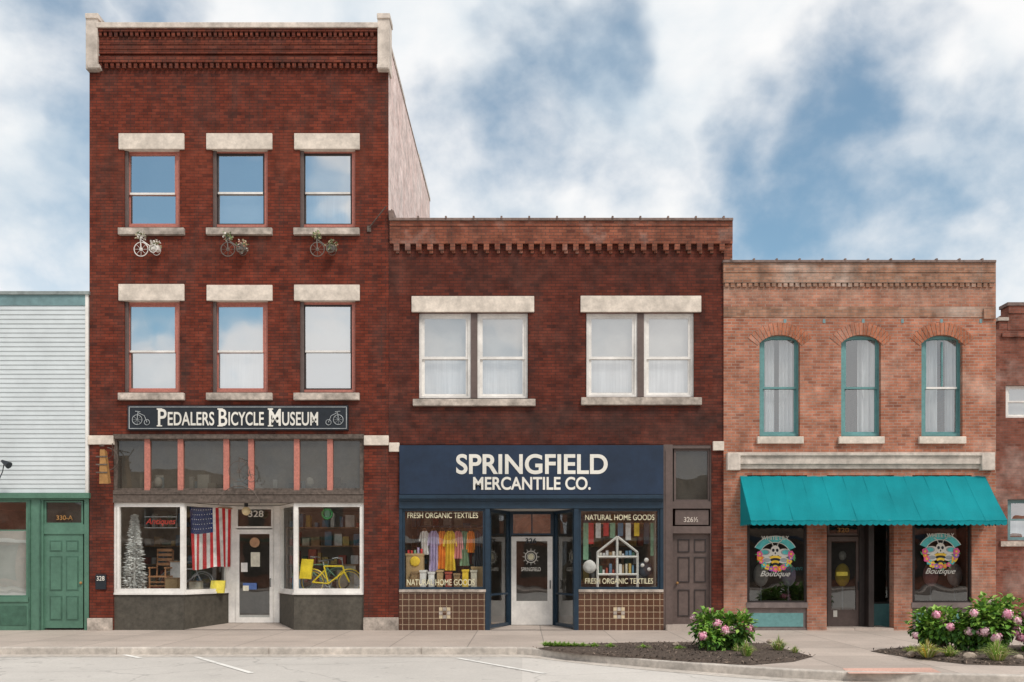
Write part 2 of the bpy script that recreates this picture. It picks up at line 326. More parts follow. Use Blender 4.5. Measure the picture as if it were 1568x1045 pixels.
def dentils(mb,a,b,c,d,pitch,w,y0,y1,m):
    x=a
    while x+w<=b+.1:
        mb.pb(x+U(-.4,.4),x+w+U(-.4,.4),c+U(-.4,.4),d+U(-.6,.6),y0+U(0,.012),y1,m); x+=pitch
def P(px,y): return (Xd(px,y),y)

# ================================================================ BUILDING 1 (three storeys)
b1=empty('brick_building',(Xd(366),0,0))
mb=MB()
c1=[(190,275),(325,410),(459,544)]
holes=[(a,b,229,349) for a,b in c1]+[(a,b,461,602) for a,b in c1]+[(173,557,665,966)]
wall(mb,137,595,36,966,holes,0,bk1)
mb.build('front_wall',b1)
mb=MB()
mb.pb(137.5,594.5,37,104,.005,.4,bk1)
mb.pb(150,578,56,82,-.06,.0,bk1b)
mb.pb(150,578,86,95,-.09,.0,bk1b)
mb.pb(150,578,43,48,-.12,.0,bk1b)
dentils(mb,151,577,48,56,8,4.6,-.11,0,bk1b)
dentils(mb,151,577,96,104,9,5,-.08,0,bk1b)
mb.pb(150,578,66,67.5,-.075,-.06,bk1b);mb.pb(150,578,74,75.5,-.075,-.06,bk1b)
mb.build('brick_cornice',b1)
mb=MB()
mb.pb(146,580,34,42,-.16,.42,stonec)
for (a,b) in ((131,149),(578,596)):
    mb.pb(a,b,22,106,-.15,.3,stonec)
    mb.pb(a-1,b+1,20,28,-.18,.33,stonec)
mb.pb(134,152,98,104,-.17,.0,stonec);mb.pb(577,595,98,104,-.17,.0,stonec)
mb.build('stone_coping',b1,bevel=.012)
mb=MB()
for a,b in c1:
    mb.pb(a-9+U(-.6,.6),b+6.5,204.5+U(-1,1),228.5,-.05,.25,stone);mb.pb(a-9,b+6.5+U(-.6,.6),436+U(-1,1),460.5,-.05,.25,stone)
for a,b in c1:
    mb.pb(a-10,b+6,348.5,359,-.10,.25,stoned);mb.pb(a-10,b+6,601.5,612.5,-.10,.25,stoned)
mb.pb(134,173,667,681,-.06,.2,stone);mb.pb(557,595,667,682,-.06,.2,stone)
mb.pb(133,171,947,966,-.06,.2,stoned);mb.pb(556,610,946,968,-.06,.2,stoned)
mb.build('stone_lintels_and_sills',b1,bevel=.012)
for i,(a,b) in enumerate(c1):
    sash(b1,a,b,229.5,348,295 if i else 296,.10,pink,pink if i==0 else brownd,gup,*((None,None),(None,shade),(shade,curtain))[i],rail=white,fw=5,sw=3)
    sash(b1,a,b,461.5,601,538,.10,pink,pink if i<2 else brownd,gup,shadeb if i<2 else shade,(shade,curtain,shadeb)[i],rail=white,fw=5,sw=3)
    mb=MB()
    for c_,d_ in((229,348.5),(461,601.5)): mb.pb(a,a+6,c_,d_,.05,.11,brown)
    mb.build('window_blind_stop',b1)
hull(b1,137,595,14.55,9.8,bk1,bkpink,14.0)
mb=MB();x1=Xd(595)
for (ya,yb,zz) in ((.4,3.0,14.66),(3.0,6.3,14.59),(6.3,9.8,14.66)): mb.box(x1-.33,x1+.02,ya,yb,14.551,zz,stonec)
mb.build('side_coping',b1)
mb=MB()
mb.pb(173,557,665,672,-.03,.2,rust)
mb.pb(173,557,751,770,.0,.2,rust)
mb.pb(173,557,755,757,-.02,.0,rust)
mb.pb(173,179,672,751,.04,.2,rust);mb.pb(551,557,672,751,.04,.2,rust)
mb.build('iron_header',b1)
mb=MB()
for x in (225,276,346,384,454,505): mb.pb(x-4,x+4.5,672,751,.045,.14,pink)
mb.pb(179,551,672,675,.05,.13,rust);mb.pb(179,551,748,751,.05,.13,rust)
mb.build('transom_mullions',b1)
mb=MB();y=.10;mb.poly([(Xd(176,y),y,Zd(750,y)),(Xd(554,y),y,Zd(750,y)),(Xd(554,y),y,Zd(673,y)),(Xd(176,y),y,Zd(673,y))],gdirty)
mb.box(Xd(173),Xd(557),.5,.52,Zd(765),Zd(660),interior)
for q in range(26): 
    xx=Xd(U(185,540));ww=U(.08,.35);mb.box(xx,xx+ww,.22+q*.004,.35,Zd(751),Zd(751)+U(.08,.5),random.choice((interior,shadeb,interiord,shade,rust,shade)))
for q in (235,470): mb.ball((Xd(q),.28,Zd(738)),.11,shade,sz=1.3)
mb.build('transom_glass',b1)
RY=1.28
zb,zt=Zd(908),Zd(770)
A=[P(172,.06),P(282,.06),P(350,RY),P(428,RY),P(450,.06),P(557,.06)]
mb=MB()
framed(mb,A[0],A[1],zb,zt,.10,.1,white,gdark,xs=(.08,))
framed(mb,A[1],A[2],zb,zt,.07,.1,white,gdark)
framed(mb,A[3],A[4],zb,zt,.07,.1,white,gdark)
framed(mb,A[4],A[5],zb,zt,.10,.1,white,gdark)
framed(mb,A[2],A[3],0.10,zt,.20,.1,white,None,ft=.1)
mb.build('display_windows',b1)
mb=MB()
for i in (0,1,3,4):
    p,q=A[i],A[i+1];Ln=(Vector(p)-Vector(q)).length
    mb.ob(p,q,0,Ln,0,zb-.05,.01,.14,olive); mb.ob(p,q,0,Ln,zb-.05,zb,-.03,.16,white)
mb.poly([(A[1][0],.06,.012),(A[4][0],.06,.012),(A[3][0],RY,.09),(A[2][0],RY,.09)],concrete)
mb.build('bulkhead',b1)
def door(parent,px0,px1,zbot,ztop,y,fm,gm,kick=.35,stile=.11,transom=None,name='door'):
    mb=MB();a,b=P(px0,y),P(px1,y)
    framed(mb,a,b,zbot,ztop,stile,.05,fm,gm,fb=kick,ft=.12)
    if transom: framed(mb,a,b,ztop+.03,transom,.05,.05,fm,gm)
    x=b[0]-.06; mb.tube((x,y-.05,zbot+.95),(x,y-.05,zbot+1.15),.012,black); mb.tube((x,y-.05,zbot+.95),(x,y,zbot+.95),.01,black);mb.tube((x,y-.05,zbot+1.15),(x,y,zbot+1.15),.01,black)
    mb.build(name,parent)
door(b1,361,418,.10,Zd(811,RY),RY-.03,white,gb3,kick=.14,transom=Zd(777,RY),stile=.09)
text(b1,'house_number','328',392,787,23,10,RY-.05,cream,.01)
mb=MB()
mb.ball((Xd(377,.5),.5,Zd(783,.5)),.11,mat('lamp_globe',(.75,.6,.35),.4),nu=16,nv=10); mb.tube((Xd(377,.5),.5,Zd(776,.5)),(Xd(377,.5),.5,Zd(768,.5)),.05,black)
mb.build('porch_lamp',b1,smooth=True)
mb=MB();y=RY-.05
cardm=mat('poster_paper',(.68,.64,.52),.8);blue=mat('blue_sticker',(.08,.14,.35),.5);yel=mat('yellow_card',(.75,.62,.08),.6)
mb.pb(384,398,846,868,y,y+.004,cardm);mb.pb(369,379,862,876,y,y+.004,white);mb.pb(372,393,893,903,y,y+.004,blue);mb.pb(372,381,897,905,y-.003,y,cardm)
mb.disc((Xd(390,y),y-.001,Zd(831,y)),.13,.13,mat('round_sticker',(.4,.22,.12),.6))
mb.build('door_notices',b1)
def interior_room(parent,px0,px1,ceil_py,mw,deep=6.0,extra=.3):
    mb=MB();X0,X1=Xd(px0)+extra,Xd(px1)-extra;zc=Zd(ceil_py)
    mb.box(X0,X1,deep,deep+.1,.0,zc,mw);mb.box(X0,X1,.2,deep,zc,zc+.12,shade);mb.box(X0,X1,1.4,deep,.02,.10,wood)
    mb.box(X0,X0+.02,.2,deep,.1,zc,mw);mb.box(X1-.02,X1,.2,deep,.1,zc,mw)
    mb.build('shop_interior',parent)
interior_room(b1,137,595,769,interior,deep=4.5)
mb=MB()
mb.hexa([(A[0][0],.25,.3),(A[1][0],.25,.3),(A[2][0]-.05,RY+.1,.3),(A[0][0],RY+.1,.3),(A[0][0],.25,zb-.06),(A[1][0]-.06,.25,zb-.06),(A[2][0]-.05,RY+.1,zb-.06),(A[0][0],RY+.1,zb-.06)],wood)
mb.hexa([(A[4][0],.25,.3),(A[5][0],.25,.3),(A[5][0],RY+.1,.3),(A[3][0]+.05,RY+.1,.3),(A[4][0]+.06,.25,zb-.06),(A[5][0],.25,zb-.06),(A[5][0],RY+.1,zb-.06),(A[3][0]+.05,RY+.1,zb-.06)],wood)
cols=[mat('stock_%d'%i,c,.7) for i,c in enumerate([(.4,.08,.05),(.1,.2,.3),(.55,.5,.4),(.3,.2,.1),(.05,.12,.08),(.6,.6,.6),(.5,.35,.1)])]
def shelves(mb,px0,px1,y,zlo,zhi,n,m=wood):
    X0,X1=Xd(px0,y),Xd(px1,y)
    for i in range(n):
        z=zlo+(zhi-zlo)*i/(n-1); mb.box(X0,X1,y,y+.3,z,z+.03,m)
        x=X0+.05
        while x<X1-.2:
            w=U(.06,.25);h=U(.08,(zhi-zlo)/(n-1)*.8); mb.box(x,x+w,y+.04,y+.25,z+.031,z+.03+h,random.choice(cols)); x+=w+U(.01,.15)
    mb.box(X0-.03,X0,y,y+.3,0.1,zhi+.04,m);mb.box(X1,X1+.03,y,y+.3,0.1,zhi+.04,m)
shelves(mb,200,330,2.2,.6,2.6,5);shelves(mb,440,560,2.2,.6,2.6,5)
mb.build('display_platform',b1)
mb=MB();mb.pb(146,162,880,903,-.05,0,black);mb.build('mailbox_plate',b1,bevel=.008);text(b1,'plate_number','328',154,886,12,7,-.052,cream)
mb=MB()
mb.tube((Xd(565),-.02,Zd(350)),(Xd(594),-.25,Zd(322)),.014,rust);mb.pb(562,568,346,355,-.03,0,rust)
mb.tube((Xd(600),-.03,Zd(322)),(Xd(600),-.03,Zd(338)),.02,rust)
mb.build('wire_bracket',b1)

# ---- shop sign museum
sg=empty('museum_sign',(Xd(364),-.1,Zd(660)))
grey=mat('sign_line_grey',(.35,.37,.38),.5)
mb=MB();mb.pb(195,533,621,659,-.10,0,black)
for a in [(197,531,623,624.1),(197,531,655.9,657),(197,198.3,624.1,655.9),(529.7,531,624.1,655.9)]: mb.pb(*a,-.112,-.10,grey)
mb.build('board',sg,bevel=.006)
def word(cap,rest,x0,x1,capw):
    text(sg,'lettering_capital',cap,x0+capw/2,639.5,capw,26,-.105,cream,.012)
    text(sg,'lettering',rest,(x0+capw+2+x1)/2,641.5,x1-x0-capw-2,21,-.105,cream,.014,sp=1.02)
    m=MB()
    m.pb(x0-2,x0+6,625.6,627.6,-.112,-.10,cream);m.pb(x0-2,x0+6,651.4,653.2,-.112,-.10,cream);m.build('lettering_serif',sg)
word('P','EDALERS',242,328,13);word('B','ICYCLE',335,404,13);word('M','USEUM',412,487,18)
mb=MB();y=-.115
for s_,cx in ((1,215),(-1,513)):
    X=lambda p:Xd(cx+s_*p,y);Zz=lambda p:Zd(p,y)
    mb.ring((X(-5),y,Zz(643)),.12,.008,grey);mb.ring((X(10),y,Zz(647)),.065,.008,grey)
    for t in range(4):
        a=t*math.pi/4; mb.tube((X(-5)+.12*math.cos(a),y,Zz(643)+.12*math.sin(a)),(X(-5)-.12*math.cos(a),y,Zz(643)-.12*math.sin(a)),.003,grey,4)
    mb.path([(X(10),y,Zz(647)),(X(6),y,Zz(637)),(X(-4),y,Zz(632)),(X(-5),y,Zz(643))],.008,grey);mb.tube((X(-8),y,Zz(630)),(X(0),y,Zz(631)),.008,grey)
mb.build('penny_farthing_emblems',sg)
h=MB();y=-.35
goldw=mat('aged_gold_wood',(.35,.18,.06),.7)
h.tube((Xd(150,-.1),0,Zd(683)),(Xd(166,y),-.6,Zd(683,-.6)),.015,rust);h.path([(Xd(150),0,Zd(715)),(Xd(172,-.3),-.3,Zd(700)),(Xd(172,-.5),-.5,Zd(683))],.01,rust)
h.ring((Xd(163,-.1),-.1,Zd(704)),.28,.012,rust,n=14,a0=-1.5,a1=1.5)
h.hexa([(Xd(152,y),y,Zd(740,y)),(Xd(156,y)+.03,y-.2,Zd(742,y)),(Xd(170,y)+.03,y-.2,Zd(742,y)),(Xd(170,y),y,Zd(740,y)),(Xd(156,y),y,Zd(692,y)),(Xd(157,y)+.03,y-.2,Zd(690,y)),(Xd(164,y)+.03,y-.2,Zd(690,y)),(Xd(164,y),y,Zd(692,y))],goldw)
for q in(700,712,724): h.box(Xd(153,y),Xd(169,y)+.02,y-.215,y-.2,Zd(q+2,y),Zd(q,y),rust)
h.build('hanging_wooden_sign')
bk=MB();y=-.3;cx,cz=Xd(366,y),Zd(722,y)
bk.ring((cx,y,cz),.25,.008,rust);bk.ring((cx,y,cz),.04,.008,rust)
for t in range(7):
    a=t*math.pi/3.5; bk.tube((cx,y,cz),(cx+.25*math.cos(a),y,cz+.25*math.sin(a)),.0025,rust,4)
bk.ring((cx+.30,y,cz-.17),.09,.007,rust);bk.path([(cx+.30,y,cz-.17),(cx+.2,y,cz+.2),(cx,y,cz+.33),(cx,y,cz)],.009,rust);bk.tube((cx,0.05,cz+.33),(cx,y,cz+.33),.01,rust)
bk.ring((cx-.0,y,Zd(776,y)),.5,.012,rust,n=20,a0=.1,a1=3.04)
bk.build('penny_farthing_bracket_sign')

# planter bicycles
fl=[mat('petal_white',(.7,.66,.6),.7),mat('petal_peach',(.6,.3,.2),.7),mat('petal_dry',(.45,.38,.25),.7),mat('leaf_dusty',(.16,.22,.09),.8)]
def planter_bike(px,wm,pal):
    mb=MB();y=-.2
    cx,cz=Xd(px-12,y),Zd(382,y)
    mb.ring((cx,y,cz),.17,.011,wm);mb.ring((cx,y,cz),.03,.012,wm,n=10)
    for t in range(8):
        a=t*math.pi/4;mb.tube((cx,y,cz),(cx+.17*math.cos(a),y,cz+.17*math.sin(a)),.004,wm,4)
    x2,z2=Xd(px+9,y),Zd(383,y)
    for dy in(-.1,.1): mb.ring((x2,y+dy,z2),.095,.009,wm,n=16)
    mb.path([(cx,y,cz),(cx-.02,y,cz+.3),(cx+.02,y,cz+.33)],.013,wm);mb.path([(cx-.01,y,cz+.24),(cx+.16,y,cz+.12),(x2,y,z2)],.013,wm)
    mb.tube((cx-.02,y-.1,cz+.33),(cx-.02,y+.1,cz+.33),.01,wm);mb.tube((x2,y-.12,z2),(x2,y+.12,z2),.01,wm)
    mb.box(x2-.09,x2+.12,y-.08,y+.08,z2-.02,z2+.08,wm); mb.tube((cx,y,cz+.3),(cx,0,cz+.3),.012,wm);mb.tube((x2,y,z2),(x2,0,z2),.012,wm)
    for (bx,bz,r,n) in ((x2+.02,z2+.09,.15,110),(cx-.01,cz+.33,.12,80)):
        for i in range(n):
            v=Vector((U(-1,1),U(-1,1),U(-.8,1)));v=v.normalized()*r*U(.4,1.1);c=Vector((bx,y,bz))+v;s=U(.018,.036)
            t=Vector((U(-1,1),U(-1,1),U(-1,1))).normalized();u=t.cross(Vector((U(-1,1),U(-1,1),U(-1,1)))).normalized()
            mb.poly([c-t*s,c-u*s,c+t*s,c+u*s],random.choice(pal))
    mb.build('bicycle_planter')
iron=mat('planter_iron',(.16,.14,.12),.6)
planter_bike(228,white,[fl[0],fl[0],fl[2],fl[3]]);planter_bike(361,iron,[fl[1],fl[3],fl[2],fl[0]]);planter_bike(498,iron,[fl[2],fl[3],fl[2],fl[3]])

# window contents B1
mb=MB();cx,cy,z0=Xd(205,.42),.46,zb-.05;H=2.02;wt=mat('tinsel_white',(.88,.88,.86),.7)
mb.tube((cx,cy,z0),(cx,cy,z0+H),.03,wt);mb.ring((cx,cy,z0+.03),.2,.02,wt,n=12)
for i in range(3200):
    t=R()**.9; r=(1-t)*.33+.03; a=U(0,6.28); zz=z0+.08+t*(H-.1); d=Vector((math.cos(a),math.sin(a)*.75,U(-.25,.1)))
    p=Vector((cx,cy,zz))+d*r*U(.2,.85);q=p+d*U(.06,.12);w=Vector((-d.y,d.x,U(-.9,.9)))*.022
    mb.poly([p-w,q,p+w],wt)
mb.build('christmas_tree')
ch=MB();y=.75;cx=Xd(246,y);z0=zb-.05;wm=mat('chair_wood',(.42,.20,.09),.5)
for dx in(-.2,.2):
    ch.tube((cx+dx,y+.2,z0+.04),(cx+dx,y+.32,z0+1.12),.02,wm);ch.tube((cx+dx,y-.2,z0+.04),(cx+dx,y-.2,z0+.68),.02,wm)
    ch.tube((cx+dx,y-.24,z0+.66),(cx+dx,y+.26,z0+.66),.022,wm)
    ch.path([(cx+dx,y-.35,z0+.08),(cx+dx,y-.1,z0+.02),(cx+dx,y+.15,z0+.02),(cx+dx,y+.45,z0+.12)],.02,wm)
for zz in(.72,.84,.96,1.08): ch.box(cx-.2,cx+.2,y+.25,y+.28,z0+zz,z0+zz+.07,wm)
ch.box(cx-.23,cx+.23,y-.22,y+.23,z0+.42,z0+.46,wm)
for zz in(.2,.3): ch.tube((cx-.2,y-.2,z0+zz),(cx+.2,y-.2,z0+zz),.014,wm)
ch.build('rocking_chair')
ns=empty('neon_sign',(Xd(246,.4),.4,Zd(808,.4)))
text(ns,'neon_lettering','Antiques',246,800,46,12,.38,mat('neon_red',(.75,.06,.04),.4),.01,shear=.3)
mb=MB();mb.pb(221,271,791,792.3,.4,.42,grey);mb.pb(221,271,808,809,.4,.42,grey)
for q in(222,270): mb.tube((Xd(q,.41),.41,Zd(770,.41)),(Xd(q,.41),.41,Zd(809,.41)),.005,grey,4)
mb.build('neon_frame',ns)
fl_=MB();y=.42;fr=mat('flag_red',(.55,.035,.04),.8);fw=mat('flag_white',(.78,.75,.72),.8);fb=mat('flag_blue',(.025,.04,.16),.8)
X0,X1,Z1,Z0=Xd(291,y),Xd(337,y),Zd(776,y),Zd(873,y);nn=52;mm=26
def fp(i,j):
    u=i/nn;v=j/mm; return (X0+(X1-X0)*u+.03*v*math.sin(9*u+2)+.02*v, y+.045*math.sin(u*17+v*1.2)*(.4+.6*v)+.85*u, Z1+(Z0-Z1)*v*(1-.06*u)-.02*math.sin(u*8))
for i in range(nn):
    for j in range(mm):
        st=int(i/nn*13); m=fr if st%2==0 else fw
        if i<nn*7/13 and j<mm*.42: m=fb
        fl_.poly([fp(i,j),fp(i,j+1),fp(i+1,j+1),fp(i+1,j)],m)
for i in range(2,27,3):
    for j in range(1,10,2):
        c=fp(i+(j//2%2)*1.2,j);fl_.disc((c[0]-.004,c[1]-.014,c[2]),.014,.014,fw,n=6)
fl_.tube((X0-.05,y-.03,Z1+.03),(X1+.06,y+.9,Z1+.0),.012,wm)
fl_.build('american_flag')
tyre=mat('tyre_grey',(.09,.085,.08),.7)
def bicycle(cx,y,z0,sc,fm,dirx=1):
    mb=MB();Rw=.33*sc;tm=tyre
    pr=(cx-dirx*.52*sc,z0+Rw);pf=(cx+dirx*.52*sc,z0+Rw)
    for p in(pr,pf):
        mb.ring((p[0],y,p[1]),Rw,.02*sc,tm,n=32);mb.ring((p[0],y,p[1]),Rw-.03*sc,.009*sc,fm,n=32)
        for t in range(16):
            a=t*math.pi/8;mb.tube((p[0],y,p[1]),(p[0]+(Rw-.02)*math.cos(a),y,p[1]+(Rw-.02)*math.sin(a)),.0025,grey,3)
        mb.ring((p[0],y,p[1]),Rw+.035,.016*sc,fm,n=14,a0=.3,a1=2.9)
    Q=lambda a,b:(cx+dirx*a*sc,y,z0+b*sc)
    bb=Q(-.08,.29);st=Q(-.2,.78);hd=Q(.33,.78);h2=Q(.37,.62)
    r=.024*sc
    for a,b in((bb,st),(st,hd),(bb,h2),(hd,h2),((pr[0],y,pr[1]),bb),((pr[0],y,pr[1]),Q(-.16,.68)),(h2,(pf[0],y,pf[1]))): mb.tube(a,b,r,fm)
    mb.tube(st,Q(-.22,.90),.012,grey);mb.hexa([Q(-.36,.9),Q(-.1,.92),(Q(-.1,.92)[0],y+.08,Q(0,.92)[2]),(Q(-.36,.9)[0],y+.1,Q(0,.9)[2]),Q(-.36,.95),Q(-.08,.95),(Q(-.1,.92)[0],y+.08,Q(0,.95)[2]),(Q(-.36,.9)[0],y+.1,Q(0,.96)[2])],tm)
    for sy in(-1,1): mb.path([hd,Q(.31,.95),(Q(.25,1.0)[0],y+sy*.25,Q(0,1.02)[2]),(Q(.1,1)[0],y+sy*.28,Q(0,1.0)[2])],.012,grey)
    mb.ring(bb,.09*sc,.01,grey,n=16);mb.tube(bb,Q(-.02,.14),.01,grey);mb.box(Q(-.06,0)[0],Q(.04,0)[0],y-.1,y-.02,Q(0,.12)[2],Q(0,.15)[2],tm)
    return mb
ym=mat('bicycle_yellow',(.80,.60,.03),.35);gm_=mat('bicycle_green',(.16,.32,.20),.4)
b=bicycle(Xd(507,.55),.55,zb-.05,.90,ym,1)
b.hexa([(Xd(458,.4),.4,Zd(886,.4)),(Xd(476,.4),.38,Zd(887,.4)),(Xd(476,.4),.5,Zd(887,.4)),(Xd(458,.4),.5,Zd(886,.4)),(Xd(462,.4),.4,Zd(856,.4)),(Xd(480,.4),.4,Zd(857,.4)),(Xd(480,.4),.46,Zd(857,.4)),(Xd(462,.4),.46,Zd(856,.4))],ym);b.build('bicycle')
b=bicycle(Xd(492,1.05),1.05,zb+.02,.86,gm_,-1);b.build('bicycle')
b=bicycle(Xd(285,1.1),1.1,zb-.05,.8,mat('bicycle_silver',(.5,.5,.52),.3,metal=.4),1);b.build('bicycle')
mb=MB();mb.hexa([(Xd(321,.9),.9,zb-.04),(Xd(342,.9),.9,zb-.04),(Xd(342,.9),1.0,zb-.04),(Xd(321,.9),1.0,zb-.04),(Xd(321,.9),1.0,zb+.28),(Xd(343,.9),1.0,zb+.28),(Xd(343,.9),1.03,zb+.28),(Xd(321,.9),1.03,zb+.28)],yel);mb.build('sale_card')
mb=MB();y=.3;mb.ring((Xd(501,y),y,Zd(787,y)),.12,.03,mat('emblem_green',(.05,.30,.08),.5),n=20);mb.pb(497,505,780,794,y,y+.01,gm_);mb.tube((Xd(501,y),y,Zd(779,y)),(Xd(501,y),y,Zd(770,y)),.004,grey,4);mb.build('round_window_emblem')
mb=MB()
for px,y,w_,h_,c in ((236,.9,.35,.22,cols[0]),(262,.5,.3,.45,cols[3]),(268,.95,.25,.9,cols[5]),(298,.9,.3,.35,cols[2]),(548,.9,.2,.6,cols[5]),(455,.9,.25,.5,cols[1]),(530,1.2,.5,.8,cols[2])):
    X=Xd(px,y);z=zb-.055;mb.box(X-w_/2,X+w_/2,y,y+.22,z,z+h_*.9,c);mb.box(X-w_/2-.02,X+w_/2+.02,y-.02,y+.24,z+h_*.9,z+h_*.93,wood)
mb.build('antique_boxes',bevel=.01)

# ================================================================ BUILDING 2 (mercantile)
b2=empty('brick_building',(Xd(860),0,0))
mb=MB()
holes=[(641,809,479,611),(897,1063,479,609),(611,1090,681,968)]
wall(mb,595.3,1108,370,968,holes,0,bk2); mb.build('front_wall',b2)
mb=MB()
mb.pb(595.5,1107.5,371,400,.005,.35,bk2)
mb.pb(596.5,1122,337,371,-.06,.38,bk2b);mb.pb(1108.5,1121.5,371,398,-.02,.35,bk2b)
mb.pb(597,1122,369,373,-.09,.3,bk2b)
dentils(mb,603,1118,373,383,17.2,8,-.10,0,bk2b);dentils(mb,606,1118,383,388,17.2,5,-.06,0,bk2b)
mb.pb(597,1121,344,346,-.075,-.06,bk2b)
mb.build('brick_parapet',b2)
mb=MB()
mb.pb(595.5,1123,333.5,337.5,-.10,.42,copd)
x=640
while x<1120: mb.pb(x-1.5,x+1.5,330.5,335,-.12,.44,copd);x+=42.6
mb.pb(595,603,322,334,-.1,.3,copd);mb.build('tile_coping',b2,bevel=.01)
mb=MB()
mb.pb(630,818,453.5,478,-.05,.25,stone);mb.pb(889,1074,453,478,-.05,.25,stone)
mb.pb(632,820,611,621.5,-.10,.25,stoned);mb.pb(890,1075,608.5,620,-.10,.25,stoned)
mb.pb(595.5,611.5,678,692,-.06,.15,stone);mb.pb(1092,1109,676,690,-.06,.15,stone)
mb.build('stone_lintels_and_sills',b2,bevel=.012)
for (a,m1,m2,b_) ,(c_,d_) in (((642,721,731,808),(480,610)),((898,976,986,1062),(480,608))):
    sash(b2,a,m1,c_,d_,548,.09,white,white,gup2,shade,curtain,fw=4,sw=4);sash(b2,m2,b_,c_,d_,548,.09,white,white,gup2,shade,curtain,fw=4,sw=4)
    mb=MB();mb.pb(m1,m2,c_,d_,.05,.25,brown);mb.build('window_mullion',b2)
hull(b2,595,1108,9.95,11,None,bk2,9.3)
mb=MB()
mb.pb(611,1016,758,764,-.13,.2,navyd);mb.pb(611,1016,764,779,-.02,.2,navyd)
mb.pb(611,1016,764,767,-.08,.0,navyd);mb.pb(611,616,779,903,.0,.2,navyd)
mb.pb(743,750,779,968,-.01,.2,navyd);mb.pb(879,886,779,968,-.01,.2,navyd);mb.pb(1011,1016,779,903,.0,.2,navyd)
mb.build('storefront_trim',b2,bevel=.006)
ms=empty('mercantile_sign',(Xd(814),-.12,Zd(757)))
mb=MB();mb.pb(611.5,1016,682,757.5,-.09,.19,navy)
mb.build('board',ms,bevel=.006)
text(ms,'lettering','SPRINGFIELD',814.5,711,232,31,-.095,cream,.022)
text(ms,'lettering','MERCANTILE CO.',814.5,740.5,180,20,-.095,cream,.022)
A=[P(616,.05),P(743,.05),P(781,1.2),P(848,1.2),P(886,.05),P(1011,.05)]
B=[P(750,.05),P(879,.05)]
zb,zt=Zd(903),Zd(779)
mb=MB()
framed(mb,A[0],A[1],zb,zt,.06,.08,navyd,gdark);framed(mb,A[4],A[5],zb,zt,.06,.08,navyd,gdark)
framed(mb,B[0],A[2],.04,zt,.08,.08,navyd,gshop2,zs=(.28,));framed(mb,A[3],B[1],.04,zt,.08,.08,navyd,gshop2,zs=(.28,))
mb.build('display_windows',b2)
mb=MB()   # white panels of the display returns, seen through the sidelights
mb.box(Xd(744,.5),Xd(744,.5)+.03,.25,1.3,zb,zt-.1,white);mb.box(Xd(884,.5),Xd(884,.5)+.03,.25,1.3,zb,zt-.1,white);mb.build('display_return_panels',b2)
mb=MB()
mb.pb(611,744,903,907,-.04,.3,stoned);mb.pb(886,1016,903,907,-.04,.3,stoned)
mb.pb(611.3,743,907,969,-.0,.2,tile);mb.pb(886,1016,907,969,-.0,.2,tile)
tl=mat('cream_tile',(.55,.45,.30),.3)
for cx in(681,948):
    for i in(-1,0,1):
        for j in(-1,0,1):
            if (i,j)!=(0,0): mb.pb(cx+i*6-2.6,cx+i*6+2.6,939+j*6-2.6,939+j*6+2.6,-.006,0,tl if (i+j)%2==0 else stoned)
    mb.pb(cx-2.6,cx+2.6,936.4,941.6,-.007,0,tile)
mb.poly([(B[0][0],.0,.012),(B[1][0],.0,.012),(A[3][0],1.2,.04),(A[2][0],1.2,.04)],concrete)
mb.build('tiled_bulkhead',b2)
mb=MB();framed(mb,A[2],A[3],.04,zt,.05,.09,navyd,None,zs=())
mb.build('door_frame',b2)
door(b2,783,846,.05,Zd(822,1.2),1.17,white,gb3,kick=.62,stile=.13,name='door')
mb=MB();framed(mb,P(783,1.17),P(846,1.17),Zd(820,1.2),zt-.03,.05,.05,navyd,gup2,xs=(.5,));mb.build('transom',b2)
text(b2,'house_number','326',813,828.5,17,8,1.165,black,.02)
mb=MB();y=1.18;dx,dz=Xd(813,y),Zd(853,y)
mb.ring((dx,y,dz),.15,.012,cream,n=20);mb.ring((dx,y,dz),.10,.008,cream,n=16)
for t in range(12):
    a=t*math.pi/6;mb.tube((dx+.15*math.cos(a),y,dz+.15*math.sin(a)),(dx+.22*math.cos(a),y,dz+.22*math.sin(a)),.008,cream,4)
mb.disc((dx,y-.004,dz),.08,.08,creamg);mb.build('door_emblem',b2);text(b2,'door_lettering','SPRINGFIELD',813,872,30,6,1.18,cream,.01)
text(b2,'window_lettering','FRESH ORGANIC TEXTILES',678,789.5,108,8.5,.085,creamg,.006)
text(b2,'window_lettering','NATURAL HOME GOODS',675,892,104,9.5,.085,creamg,.006)
text(b2,'window_lettering','NATURAL HOME GOODS',949,792.5,106,8.5,.085,creamg,.006)
text(b2,'window_lettering','FRESH ORGANIC TEXTILES',948,890,104,8.5,.085,creamg,.006)
interior_room(b2,602,1016,779,interior,deep=4.5,extra=.15)
mb=MB();
mb.box(A[0][0],A[1][0],.2,1.3,.3,zb-.02,wood);mb.box(A[4][0],A[5][0],.2,1.3,.3,zb-.02,wood)
shelves(mb,625,740,2.4,.6,2.6,5);shelves(mb,890,1010,2.4,.6,2.6,5)
mb.build('display_platform',b2)
rk=empty('clothes_rack',(Xd(690,.5),.5,zb))
mb=MB();y=.5;zr=Zd(806,y)
mb.tube((Xd(640,y),y,zr),(Xd(738,y),y,zr),.012,black);mb.tube((Xd(640,y),y,zb-.03),(Xd(640,y),y,zr),.012,black);mb.tube((Xd(738,y),y,zb-.03),(Xd(738,y),y,zr),.012,black);mb.build('rail',rk)
